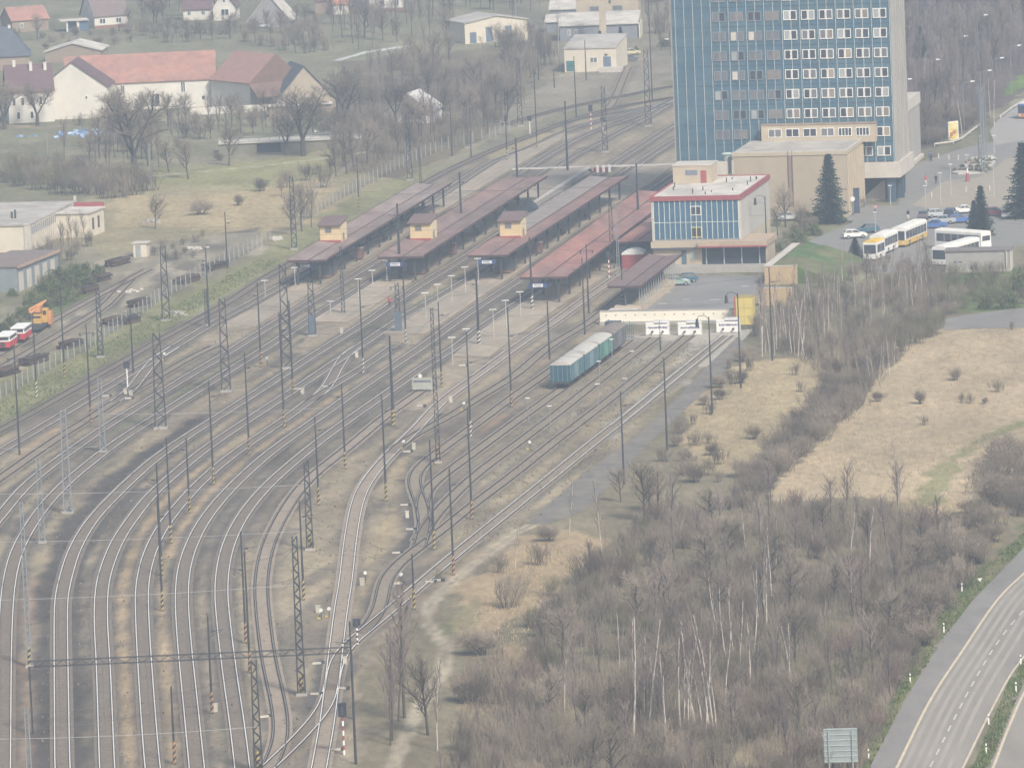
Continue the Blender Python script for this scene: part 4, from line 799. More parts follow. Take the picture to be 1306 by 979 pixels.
# ---------------------------------------------------------------- masts, lamps, signals
mdark = mat('mast_dark', (.045, .049, .055), .7, var=.2, scale=1.0)
mlight = mat('mast_zinc', (.22, .24, .255), .6, var=.1)
hz_y = mat('hazard_yellow', (.42, .33, .13), .7, var=.12); hz_o = mat('hazard_orange', (.42, .26, .14), .7, var=.12); hz_w = mat('hazard_white', (.55, .53, .48), .7, var=.12); hz_b = mat('hazard_black', (.035, .035, .035), .7)
lampw = mat('lamp_head', (.70, .70, .67), .4, var=.05); lampp = mat('lamp_pole', (.46, .45, .42), .6, var=.08)
SPOTS = []     # mast tops, used by the wires
def hazard(parent, kind, r, z0=.15, h=2.1):
    mb = MB(); n = 7; seg = 8
    for i in range(n):
        a = z0 + h * i / n; b = z0 + h * (i + 1) / n
        for j in range(seg):
            t0, t1 = 2 * math.pi * j / seg, 2 * math.pi * (j + 1) / seg; s0, s1 = .16 * math.cos(t0), .16 * math.cos(t1)
            mb.add([(r * math.cos(t0), r * math.sin(t0), a + s0), (r * math.cos(t1), r * math.sin(t1), a + s1), (r * math.cos(t1), r * math.sin(t1), b + s1), (r * math.cos(t0), r * math.sin(t0), b + s0)], [(0, 1, 2, 3)], i % 2)
    return mb.build('warning_band', [{'y': hz_y, 'o': hz_o, 'w': hz_w}[kind], hz_b], parent)
HN = {'y': 'yellow striped foot', 'o': 'orange striped foot', 'w': 'white striped foot'}
def mast(xt, yt, xb, yb, st=None, lat=0.0, light=False, arm=None, head=None, box=False, r=.125, base=0.0):
    p = at(xb, yb, base); p.z = 0; h = height((p.x, p.y, base), yt) + base; m = mlight if light else mdark
    kind = ('lattice' if lat else 'slim') ; tone = 'pale grey' if light else 'dark'
    ext = f' and {HN[st]}' if st else (' and lamp arm' if arm == 'lamp' else '')
    tall = 'very tall ' if h > 17 else ('short ' if h < 8 else '')
    o = thing('lattice_mast' if lat else 'catenary_mast', '', 'mast', p, 0, None)
    auto(o, f'{tall}{tone} {"lattice mast" if lat else "slim mast"}{ext.replace(" and ", " with ", 1)}', 'mast', xb, yb, 'overhead line masts of the yard')
    if lat:
        mb = MB(); a = lat / 2; t = a * .62; n = max(9, int(h / (lat * .85)))
        q = lambda i, s1, s2: (s1 * (a + (t - a) * i / n), s2 * (a * .7 + (t - a) * .7 * i / n), h * i / n)
        w = .075 if lat < .8 else .10
        for s1, s2 in ((-1, -1), (1, -1), (1, 1), (-1, 1)): mb.tube(q(0, s1, s2), q(n, s1, s2), w, w * .8, 4)
        for i in range(n):
            s = 1 if i % 2 else -1
            for f in (-1, 1): mb.tube(q(i, s, f), q(i + 1, -s, f), w * .55, None, 3); mb.tube(q(i, f, s), q(i + 1, f, -s), w * .55, None, 3)
        mb.build('lattice_shaft', m, o); bx('footing', o, conc, (-a - .2, a + .2, -a - .2, a + .2, -.2, .25))
    else:
        mb = MB(); mb.tube((0, 0, 0), (0, 0, h), r * 1.15, r * .62, 8); mb.build('pole', m, o)
        mb = MB(); mb.tube((0, 0, h - .1), (0, 0, h + .35), r * .9, r * .5, 6); mb.build('pole_cap', m, o)
    if st: hazard(o, st, r * 1.3 if not lat else .22)
    if box: bx('switch_box', o, mat('box_bluegrey', (.10, .13, .17), .6), (-.55, .55, -.4, .4, .3, 3.2))
    if arm == 'lamp':
        mb = MB(); mb.path([(0, 0, h), (-.5, 0, h + .5), (-1.3, 0, h + .5), (-1.6, 0, h + .1)], .05); mb.build('arm', m, o)
        mb = MB(); mb.tube((-1.6, 0, h + .1), (-1.6, 0, h - 1.0), .16, .26, 8); mb.build('lamp', mdark, o)
    elif arm == 'cross':
        mb = MB(); mb.tube((-1.1, 0, h * .93), (1.1, 0, h * .93), .05, None, 4); mb.tube((-.9, 0, h * .93), (-.9, 0, h * .93 - .5), .08, None, 5); mb.tube((.9, 0, h * .93), (.9, 0, h * .93 - .5), .08, None, 5); mb.build('crossarm', m, o)
    elif arm == 'track' :
        mb = MB(); mb.tube((0, 0, h * .72), (2.6, .5, h * .72 + .5), .04, None, 4); mb.tube((0, 0, h * .58), (2.6, .5, h * .68), .03, None, 4); mb.tube((.25, .05, h * .72), (.6, .12, h * .72 + .05), .1, None, 6); mb.build('bracket', m, o)
    if head: mb = MB(); mb.box(-.3, .3, -.3, .3, h * head - .6, h * head + .6); mb.build('head_box', mdark, o)
    if not lat and arm is None and h > 9:
        mb = MB(); s_ = 1 if len(SPOTS) % 2 else -1; mb.tube((0, 0, h * .86), (s_ * 1.5, .2, h * .86 + .25), .035, None, 4); mb.tube((0, 0, h * .8), (s_ * 1.5, .2, h * .86 + .2), .025, None, 4); mb.tube((s_ * .3, .04, h * .86 + .05), (s_ * .7, .1, h * .86 + .12), .1, None, 6); mb.build('bracket', m, o)
    SPOTS.append((p, h)); return o
for a in [
 (19.4,448,25,580,None,0,False,'cross'), (44.7,402,47,507,'w'), (78.4,369,82.6,482,'y'), (109.6,416,116,539.5,'o',0,False,'cross'), (124.7,372,128.5,455.5,None,.8), (167,389,170,476,None),
 (199,424.5,205,546,None,1.5), (209.5,313,212,408.6,None,1.2), (124,480.5,131.5,576.5,None,.7,True), (81,522.6,87,654,None,1.0,True), (49,583,54,692,None,.7,True), (36,640.6,38,850,'y',.5,True),
 (32,902,39,1010,None,.5,True), (290,273,291,361,'y'), (264,319,267,418,None), (261.5,368,264,416,None,.5), (283.5,380.5,288.5,499,None,1.3), (313,452,318,580,'o'), (326.7,362.6,333,468,'o'),
 (268,488,272.5,618,'y'), (238,561,242,655,'y'), (214,561,218.5,693,'y'), (203,593,206.5,734,'y'), (205,640,207.5,779,'y'), (357.6,337,366,470,None,1.4), (358,402,362.6,545,'y'), (369.7,386,374,504,'o'),
 (394,358,398.6,428,None,1.1,False,None,None,True), (436,314,438,401,None,.5,False,None,None,False), (457.4,359,463.5,476.6,'w',0,False,'track'), (505.4,361,508.5,424,None,.8,False,'cross',None,True), (514,330,518,439,'w'),
 (507.6,262,510.7,358,None,0,False,None,.72,False,.24), (587,222,589.5,305,None,0,False,None,None,False,.22), (658.5,178.5,661,258,None,0,False,None,None,False,.22), (811,211,815,300,None,0,False,None,None,False,.22), (722.6,131,724,219.6,None,0,False,None,None,False,.2),
 (769.8,110,772,194,None,1.0,False,None), (825.6,64,827,161,None,1.2), (829,-12,832,128,None,0,False,'cross'), (660,74,663.5,161,None,1.0), (643,113.7,647,207,'w',0,False,None,.6), (682.6,92,685,190,'y'), (745,53.6,747.7,102,None,0,False,None), (731,74,735,150,None), (685,75,687,103,None), (706,90,707,112,None),
 (521.8,143,523,230,None,1.0), (575.4,139,576.7,199,None), (594.6,127.7,596,189,None,.5), (455,203,458,268,'y'), (372.8,224,375.5,318,None,.9),
 (698.9,369,701,458.5,None), (648.4,394,652.6,519,'o',0,False,'track'), (596.4,426,600.6,558,'w',0,False,'track'), (597,522,602,662,'o'), (553,393,559,590,'o',.55), (558,388,563.5,494,'y',0,False,None), (607,350.6,611,441,'w',0,False,None,None,False,.2),
 (495.4,430.7,501.8,543,'y',0,False,None,None,False,.2), (435.7,492,440.5,598,'y'), (486,506.6,492.7,639,'y'), (547.5,564,554,701,'y'), (573.6,600,578.7,733,'o'), (525,709,528.5,777,'y'), (402.5,534,406.7,644,'y'),
 (390.5,588,395.5,701,'y',.8), (383.7,642,387.6,765,'y'), (379.5,684,384.8,886,'y',.8), (309.6,681,313.8,820,'o'), (315.5,706,319,858,'o'), (269.6,789,270.8,909.7,'o'), (217,879,223,974,'o'), (325.7,842,330,985,'y',.8),
 (447.8,796,454,974,None), (791.4,502,796,617,None), (846.6,459,851,575,None), (842,430,842.5,447,None), (898.7,407,908.5,529.5,None,0,False,'lamp'), (939,377,945,494.6,None,0,False,'lamp'),
 (743.6,331,746,426.6,None), (748.6,313.6,751,399.6,None,0,False,'cross'), (778.6,253.4,781.4,345,None,.7), (787,262,789,352,None,.4,True), (792.5,339,794.6,393,'w'), (885,243,887,342,'y',0,False,None,None,False,.1),
 (977,253,978.6,336,None,0,False,'lamp'), (981,344,985,460,None), (675,305,679,396,'w',0,False,'cross',None,False,.18), (1250,108,1250.5,221,None,.5,True), (1254,112,1254.5,222,None,.5,True), (1257.5,106,1258,220,None,.5,True),
 (1155,-20,1156,34,None,1.0), (1174,-25,1176,40,None,1.0), (862,20,863,105,None,.3,True), (190,182,192.5,240,None,.15,True), (60,168,61.5,208,None,.12,True), (150,33,152,40,None), (600,170,601,200,None), (536,186,537,243,None,.4)]:
    mast(*a)
def lampost(xb, yb, yt, arm=.55, group='white platform lamps', what='white platform lamp', cat='lamp', name='platform_lamp', street=False, side=1):
    z0 = .5 if not street else 0
    p = at(xb, yb, z0); h = height((p.x, p.y, z0), yt); p.z = z0
    o = thing(name, '', cat, p, 0, group); auto(o, what, cat, xb, yb, group)
    mb = MB(); mb.tube((0, 0, 0), (0, 0, h), .07, .05, 6); mb.build('pole', mlight if street or name == 'yard_lamp' else lampp, o)
    if street:
        mb = MB(); mb.path([(0, 0, h), (side * .4, 0, h + .25), (side * 1.6, 0, h + .35)], .05); mb.build('arm', mlight, o); mb = MB(); mb.tube((side * 1.5, 0, h + .36), (side * 2.3, 0, h + .4), .17, .11, 8); mb.build('lamp_head', lampw, o)
    else:
        mb = MB(); mb.box(-arm, arm, -.12, .12, h, h + .11); mb.build('lamp_head', lampw, o)
for xb, yb, yt in [(338.5,379.5,358),(376.5,363,341.5),(421.5,399.7,384.5),(475.4,365,345),(493.6,358,332),(543.5,408,374),(559,395,363),(576.7,384,352),(594,373,341),(610.4,361,330),(577.5,465,430.6),(596,450,419.7),(630,430,395),(646,418,383.4),(664.4,404.5,372.5),(457.5,378,356)]:
    lampost(xb, yb, yt)
for xb, yb, yt, sd in [(1136,262,237,.5),(1117,305,271,.3),(1181,275,237,.5),(1213,249,210,.5),(1200,262,221,.5),(1268,252,202,.4),(1234,226,198,.4),(1268,198,173,.3),(1250,190,183,.3),(1086,256,257,.3)]:
    lampost(xb, yb, yt if yt < yb - 8 else yb - 16, .35, 'white plaza lamps', 'white globe plaza lamp', 'lamp', 'plaza_lamp')
for xb, yb, yt, sd in [(1150,150,104,1),(1186,128,79,1),(1222,100,49,1),(1248,78,22,1),(1230,172,107,1),(1252,155,93,1),(1268,140,77,1),(1290,122,61,1),(357,192,167,.3),(399.7,190,170,.3),(424,186,172,.3),(865,130,52,-1)]:
    lampost(xb, yb, yt, .5, 'arm lamps along the street', 'tall street lamp with white head', 'street lamp', 'street_lamp', True, sd)
def signal(xh, yh, xb, yb, label, white_part=.6, band=None):
    p = at(xb, yb); h = height(p, yh); o = thing('track_signal', label, 'signal', p, 0, 'track signals')
    mb = MB()
    for i in range(8): mb.tube((0, 0, h * .75 * i / 8), (0, 0, h * .75 * (i + 1) / 8), .11, .11, 8, i % 2, True)
    mb.build('post', [whitep, whitep if band is None else band], o); bx('head', o, mat('signal_head', (.03, .035, .05), .6), (-.42, .42, -.2, .25, h * .74, h)); mb = MB()
    for i in range(3): mb.tube((0, -.24, h * .8 + i * h * .06), (0, -.2, h * .8 + i * h * .06), .11, .11, 8)
    mb.build('lens', glass('signal_lens', (.10, .10, .11)), o); bx('ladder', o, steel, (-.06, .06, .3, .36, 0, h * .75)); return o
signal(161,461,162.7,493,'dark headed signal on a white post beside the left switch'); signal(455,789,456,822,'navy signal on white striped post just above the lowest crossing', band=mdark); signal(437,896,439,962,'navy signal on striped post below the lowest crossing', band=redrim)
signal(774.5,320,777,354,'signal with red white post between bright roof and dock roof', band=redrim); signal(753,134,754,165,'dark signal at the far track bend', band=redrim); signal(768,150,769,168,'second dark signal beside the far lattice mast', band=redrim); signal(675,148,676,172,'dark signal in front of the far bushes')
# dwarf signals, switch stands and small white boxes in the yard
def stand(px, py, label, kind=0):
    p = at(px, py); o = thing('switch_stand', '', 'switch stand', p, rad(random.uniform(-20, 20)), 'low switch stands beside the rails'); auto(o, label, 'switch stand', px, py, 'low switch stands beside the rails')
    if kind == 0: bx('machine', o, conc2, (-.5, .5, -.12, .12, .05, .26)); bx('motor', o, steel, (.51, .85, -.2, .2, .05, .36))
    elif kind == 1: mb = MB(); mb.tube((0, 0, 0), (0, 0, 1.0), .05, .05, 6); mb.build('post', steel, o); mb = MB(); mb.tube((0, -.1, 1.1), (0, .1, 1.1), .2, .2, 10); mb.build('lantern', lampw, o); bx('lever', o, mat('lever_yellow', (.46, .36, .12)), (-.5, -.1, -.1, .1, .05, .3))
    else: bx('cabinet', o, mat('cabinet_pale', (.50, .48, .40)), (-.22, .22, -.2, .2, 0, .8)); bx('lid', o, conc2, (-.26, .26, -.24, .24, .8, .87))
for px, py, k in [(516,645,0),(523,676,0),(505,706,0),(512,744,1),(508,745,0),(548,743,0),(558,741,0),(519,577,0),(515,573,1),(528,573,2),(420,788,1),(406,781,2),(410,790,1),(404,847,0),(402,886,0),(436,879,0),(440,847,2),(337,915,0),(275,907,2),(429,957,0),(466,742,1),(462,746,2),(519,660,2),(414,494,0),(386,502,2),(380,497,0),(436,425,2),(163,509,0),(167,505,2),(135,506,0),(90,652,2),(83,654,0),(210,460,1),(592,524,1),(536,519,0),(575,513,2),(455,456,2),(590,467,0),(341,466,1),(160,503,2),(676,574,1)]:
    stand(px, py, ['white switch machine', 'low switch lantern', 'small pale cabinet'][k] + ' beside the rails', k)
for px, py in [(763,512),(765,483),(807,470),(842,430),(702,540),(798,505),(781,455),(674,530)]:
    lampost(px, py + 8, py - 22, .3, 'small yard lamps between the sidings', 'thin yard lamp with pale head', 'lamp', 'yard_lamp')
# ---------------------------------------------------------------- wires
wirem = mat('wire', (.10, .11, .115), .6); wirel = mat('wire_pale', (.36, .37, .37), .5)
def wire(p0, p1, sag, r, m, name, label, px, py, group='span wires across the tracks'):
    p0 = Vector(p0); p1 = Vector(p1); n = 10; pts = []
    for i in range(n + 1):
        t = i / n; q = p0.lerp(p1, t); q.z -= sag * 4 * t * (1 - t); pts.append(tuple(q))
    mb = MB(); mb.path(pts, r, 4); o = mb.build(name, m); auto(o, label, 'wire', px, py, group)
for x0, y0, x1, y1, z in [(-12,630,387,618,7),(-12,691,384,677,7),(-12,765,385,745,7),(-12,942,330,926,7),(-12,571,125,569,8),(125,528,440,519,8),(203,472,362,472,8),(160,497,395,489,8),(285,428,510,421,8),(200,190,200,190,0),(330,340,505,336,7),(390,300,700,283,8),(385,247,590,237,8),(560,428,690,424,8),(590,243,812,236,8),(500,248,720,238,8),(640,132,685,130,8),(400,92,640,85,8),(420,98,640,94,8),(300,444,510,436,8)]:
    if z: wire(at(x0, y0, z), at(x1, y1, z), .25, .028, wirel if y0 > 520 else wirem, 'span_wire', 'thin span wire', (x0 + x1) / 2, (y0 + y1) / 2)
done_ = set()
for i, (p, h) in enumerate(SPOTS):
    if h < 6: continue
    best = [(abs(q.x - p.x) + abs(q.y - p.y) * .8, j) for j, (q, g) in enumerate(SPOTS) if g > 6 and 5 < q.x - p.x < 34 and abs(q.y - p.y) < 20]
    for _, j in sorted(best)[:1]:
        q, g = SPOTS[j]
        for fz in (.93, .74):
            a_, b_ = Vector((p.x, p.y, h * fz)), Vector((q.x, q.y, g * fz)); px, py = proj((a_ + b_) / 2)
            if px < 950 and py > 130: wire(a_, b_, .3, .02, wirem, 'span_wire', 'thin span wire between masts', px, py)
# dark lattice beam spanning the left tracks
A_, B_ = at(36, 848, 7.2), at(449, 829.5, 7.2); d = B_ - A_
o = thing('lattice_beam', 'dark lattice beam spanning the curved tracks near the lower left', 'beam', (A_.x, A_.y, 0), math.atan2(d.y, d.x)); L_ = math.hypot(d.x, d.y); mb = MB()
for y, z in ((-.25, 7.0), (.25, 7.0), (-.25, 7.6), (.25, 7.6)): mb.tube((0, y, z), (L_, y, z), .04, None, 4)
n = int(L_ / .9)
for i in range(n):
    x0, x1 = L_ * i / n, L_ * (i + 1) / n; a, b2 = (7.0, 7.6) if i % 2 else (7.6, 7.0)
    for y in (-.25, .25): mb.tube((x0, y, a), (x1, y, b2), .02, None, 3)
mb.build('truss', mdark, o); bx('strut', o, mdark, (L_ - .2, L_, -.12, .12, 0, 7.0), (0, .2, -.12, .12, 0, 7.0))
for k in 'defghij':
    P = CENTER[k]; pts = [(x, y, 5.6) for x, y in P[::6]]; mb = MB(); mb.path(pts, .016, 3); pts = [(x, y, 6.7 - .5 * abs(math.sin(i * .5))) for i, (x, y) in enumerate(P[::6])]; mb.path(pts, .014, 3)
    o = mb.build('contact_wire', wirem); px, py = proj((*P[len(P) // 3], 5.6)); auto(o, 'long contact wire hanging above one curved track', 'wire', px, py, 'contact wires along the tracks')
# ---------------------------------------------------------------- fences
def fence(label, pts, h, step, postm, meshm):
    P = resample(catmull([tuple(at(x, y))[:2] for x, y in pts], 4), step); o = thing('wire_fence', label, 'fence', (P[0][0], P[0][1], 0)); Q = P - P[0]
    pm = MB(); pm.box(-.07, .07, -.07, .07, 0, h); pm.box(-.07, .07, -.22, .07, h, h + .3); me = pm.mesh('post', postm)
    for x, y in Q[:100]: link('post', me, o, (x, y, 0))
    mb = MB()
    for (x0, y0), (x1, y1) in zip(Q[:-1], Q[1:]):
        for i in range(7): mb.tube((x0, y0, .2 + i * .27), (x1, y1, .2 + i * .27), .02, None, 3)
        mb.tube((x0, y0, .2), (x1, y1, h - .1), .016, None, 3); mb.tube((x0, y0, h - .1), (x1, y1, .2), .016, None, 3)
    mb.build('wire_mesh', meshm, o); return o
fm_ = mat('fence_wire', (.20, .24, .25), .6)
fence('long fence of pale concrete posts along the left workyard', [(-15,518),(10,504),(34,489),(70,468),(110,447),(150,421),(187,396),(220,374),(262,351),(304,329),(345,307)], 1.9, 3.4, conc, fm_)
fence('second fence of pale concrete posts before the bare bushes', [(375,290),(442,250),(488,226),(547,198),(585,186),(624,177),(650,167)], 2.0, 3.6, conc, fm_)
fence('low dark rail fence along the far side of the village meadow', [(195,40),(240,44),(330,40)], 1.3, 4.0, timber, timber)
for pts, lab in (([(1192,187),(1216,184),(1228,179),(1238,171),(1250,162)], 'low white kerb wall curving past the yellow billboard'), ([(1276,152),(1290,141),(1312,128)], 'pale guard rail beside the bus on the far street')):
    P = [tuple(at(x, y))[:2] for x, y in pts]; mb = MB()
    for (x0, y0), (x1, y1) in zip(P[:-1], P[1:]): mb.tube((x0, y0, .55), (x1, y1, .55), .22, None, 4); mb.tube((x0, y0, 0), (x0, y0, .5), .1, None, 4)
    tag(mb.build('guard_rail', conc2), lab, 'guard rail')
# stacks of sleepers along the fence
for px, py, w, lab in [(44,463,6.5,'long dark stack of sleepers lowest along the fence'),(90,443,4.5,'dark sleeper stack second along the fence'),(146,413,5,'dark sleeper stack in the middle of the fence'),(178,390,5,'loose dark sleeper stack beside the fence'),(112,373,4.5,'dark sleeper stack near the green bushes'),(150,338,6,'dark sleeper stack at the upper end of the workyard'),(240,360,6,'rusty sleeper stack behind the fence'),(275,343,6,'sleeper stack at the upper fence end'),(8,478,5.5,'dark sleeper stack cut by the left edge'),(130,358,4,'rail pieces stacked beside the yard track'),(165,412,3.5,'low pile of dark ties by the fence')]:
    p = at(px, py); o = thing('sleeper_stack', lab, 'timber stack', p, rad(66)); r = random.Random(px); mb = MB()
    for lay in range(4):
        for i in range(5): y = -.9 + i * .42 + r.uniform(-.1, .1); x = r.uniform(-.5, .5); mb.box(x - w / 2, x + w / 2, y, y + .26, lay * .28 + .03, lay * .28 + .27, r.randint(0, 1))
    mb.build('sleepers', [timber, mat('timber_rust', (.13, .085, .065), .95, var=.3, scale=1.5)], o)
for px, py, m, lab in [(100,171,mat('tarp_blue', (.10, .26, .62), .6, var=.3, scale=1.2, col2=(.60, .68, .76)),'crumpled blue and white tarpaulin over a heap in the village yard'),(352,305,conc2,'heap of pale concrete rubble near the left hut'),(195,283,conc,'small white slab lying in the tan meadow'),(167,372,conc2,'white bags and boxes lying in the workyard'),(250,317,conc2,'white board leaning on scrap near the wooden shed'),(225,400,conc,'grey scrap heap behind the fence'),(820,385,conc2,'x')]:
    if lab == 'x': continue
    p = at(px, py); r = random.Random(py); mb = MB()
    for i in range(40 if px == 100 else 22):
        x, y = r.gauss(0, 4.0 if px == 100 else .7), r.gauss(0, 4.0 if px == 100 else 1.2); s = r.uniform(.2, .55) if px == 100 else r.uniform(.12, .38); mb.box(-s, s, -s, s, 0, s * .8, 0, Matrix.Translation((x, y, 0)) @ Matrix.Rotation(r.uniform(0, 3), 4, 'Z') @ Matrix.Rotation(r.uniform(-.3, .3), 4, 'X'))
    tag(mb.build('rubble_heap' if px != 100 else 'tarpaulin_heap', m, None, p), lab, 'heap')
# ---------------------------------------------------------------- rolling stock
def track_dir(k, px, py):
    p = at(px, py); P = CENTER[k]; i = int(np.argmin(np.hypot(P[:, 0] - p.x, P[:, 1] - p.y))); i = min(max(i, 1), len(P) - 2); return i, P
wheelm = mat('wheel_rust', (.07, .055, .045), .8)
def wheelset(parent, y, z=.2, r=.46):
    mb = MB(); mb.tube((-.75, y, z + r), (.75, y, z + r), .08, None, 6)
    for s in (-.75, .75): mb.tube((s - .07, y, z + r), (s + .07, y, z + r), r, r, 14)
    mb.build('wheelset', wheelm, parent)
def boxcar(label, P, i0, s0, Lw, body, roofm, ribm):
    dd = np.r_[0, np.cumsum(np.hypot(*np.diff(P, axis=0).T))]; s = dd[i0] + s0; x = np.interp(s, dd, P[:, 0]); y = np.interp(s, dd, P[:, 1]); x2 = np.interp(s + Lw, dd, P[:, 0]); y2 = np.interp(s + Lw, dd, P[:, 1])
    w = thing('boxcar', label, 'railway wagon', (x, y, 0), -math.atan2(x2 - x, y2 - y), 'parked boxcars'); h = 1.42
    bx('body', w, body, (-h, h, .55, Lw - .55, 1.15, 3.45)); mb = MB(); mb.extr([(h * 1.03 * math.cos(math.pi * t / 10), 3.45 + .48 * math.sin(math.pi * t / 10)) for t in range(11)], 'y', .48, Lw - .48); mb.build('roof', roofm, w)
    mb = MB()
    for i in range(9):
        yy = .75 + i * (Lw - 1.6) / 8
        for sx in (-1, 1): mb.box(sx * h if sx > 0 else -h - .07, sx * h + .07 if sx > 0 else -h, yy, yy + .1, 1.15, 3.43)
    for xx in (-1.0, -.33, .33, 1.0): mb.box(xx - .04, xx + .04, .49, .549, 1.15, 3.4)
    mb.build('ribs', ribm, w)
    for sx in (-1, 1): bx('sliding_door', w, ribm, (sx * h - .05 if sx > 0 else -h - .05, sx * h + .05 if sx > 0 else -h + .05, Lw * .36, Lw * .6, 1.2, 3.3))
    bx('underframe', w, steel, (-1.2, 1.2, .5, Lw - .5, .85, 1.148))
    wheelset(w, Lw * .22); wheelset(w, Lw * .78)
    for yy, d in ((.5, -.5), (Lw - .5, .5)):
        for sx in (-.88, .88): mb = MB(); mb.tube((sx, yy, 1.02), (sx, yy + d * .75, 1.02), .09, None, 6); mb.tube((sx, yy + d * .75, 1.02), (sx, yy + d, 1.02), .22, .22, 10); mb.build('buffer', steel, w)
i0, P = track_dir('o', 704.5 + 7, 497 + 2)
teal = mat('wagon_teal', (.028, .092, .13), .6, var=.15, scale=1.0); teal2 = mat('wagon_teal_dull', (.04, .105, .145), .6, var=.2, scale=1.0); green = mat('wagon_green', (.05, .13, .112), .6, var=.18, scale=1.0); brn = mat('wagon_grey', (.10, .10, .105), .7, var=.2, scale=1.0)
wroof = mat('wagon_roof', (.46, .44, .395), .85, var=.12, scale=.7); wroof2 = mat('wagon_roof_brown', (.22, .185, .165), .9, var=.12); ribp = mat('rib_pale', (.17, .26, .28), .6); ribg = mat('rib_green', (.13, .29, .24), .6); ribd = mat('rib_grey', (.17, .18, .19), .7)
for k, (bd, rf, rb, lab) in enumerate([(teal, wroof, ribp, 'front teal boxcar with pale arched roof at the near end of the row'), (teal2, wroof, ribp, 'second dull teal boxcar with pale roof'), (green, wroof, ribg, 'green boxcar with pale roof, third in the row'), (brn, wroof2, ribd, 'grey boxcar with brown roof, last in the row')]):
    boxcar(lab, P, i0, k * 11.0, 10.6, bd, rf, rb)
# rail crane and red cabs
i0, P = track_dir('s', 47, 418); yel = mat('crane_yellow', (.58, .35, .09), .6, var=.12, scale=1.2); orr = mat('crane_orange', (.52, .25, .11), .6, var=.15); redp = mat('paint_red', (.52, .05, .06), .5, var=.08)
x, y = P[i0]; t = P[i0 + 1] - P[i0 - 1]; ry = -math.atan2(t[0], t[1])
c = thing('rail_crane', 'yellow rail crane with folded jib standing in the workyard', 'rail crane', (x, y, 0), ry)
c.scale = (.85, .8, .82); bx('deck', c, steel, (-1.3, 1.3, -8, 6, .8, 1.3)); wheelset(c, -6); wheelset(c, -3); wheelset(c, 2); wheelset(c, 4.5)
bx('engine_house', c, yel, (-1.2, .5, -2.5, 1.5, 1.301, 3.0)); bx('cab', c, yel, (.55, 1.45, -1.5, .6, 1.35, 3.9)); bx('cab_window', c, darkg, (.7, 1.3, -1.56, -1.505, 2.8, 3.6)); bx('counterweight', c, orr, (1.46, 2.1, -.8, 1.4, .9, 3.3)); bx('band', c, steel, (-1.15, .45, -2.56, -2.505, 2.3, 2.7))
mb = MB()
for a, b2 in (((-1.3, -3, 3.3), (.6, .5, 4.9)), ((-1.6, -2.6, 4.0), (.9, 1.2, 5.2)), ((-1.6, -2.6, 4.0), (-1.3, -3, 3.3)), ((.6, .5, 4.9), (.9, 1.2, 5.2)), ((-.2, 0, 3), (.5, .3, 5.0)), ((-1.0, -1, 3), (-.9, -1.6, 4.4))): mb.tube(a, b2, .22, .18, 6)
mb.box(-1.5, .3, -2.0, -.4, 3.3, 4.1); mb.build('jib', orr, c); mb = MB(); mb.path([(-1.5, -2.7, 4.1), (-2.3, -3.0, 3.0), (-2.4, -3.0, 2.5)], .08); mb.build('hook', steel, c)
for px, py, lab in ((25, 437, 'red and white track motor car next to the rail crane'), (4, 447, 'red and white track motor car at the left picture edge')):
    i0, P = track_dir('s', px, py); x, y = P[i0]; c = thing('track_car', lab, 'rail vehicle', (x, y, 0), ry, 'red track motor cars'); c.scale = (.82, .72, .82)
    bx('body', c, redp, (-1.3, 1.3, -4.2, 4.2, .9, 2.0)); bx('stripe', c, whitep, (-1.32, 1.32, -4.22, 4.22, 2.0, 2.2)); bx('cab', c, whitep, (-1.2, 1.2, -4, 4, 2.2, 2.9)); bx('window', c, darkg, (-1.05, 1.05, -4.05, -4.003, 2.22, 2.8), (1.203, 1.24, -3.6, 3.6, 2.25, 2.8)); bx('roof', c, whitep, (-1.35, 1.35, -4.2, 4.2, 2.9, 3.1)); bx('grille', c, steel, (-.5, .4, -4.26, -4.222, 1.0, 1.9)); wheelset(c, -2.8); wheelset(c, 2.8)
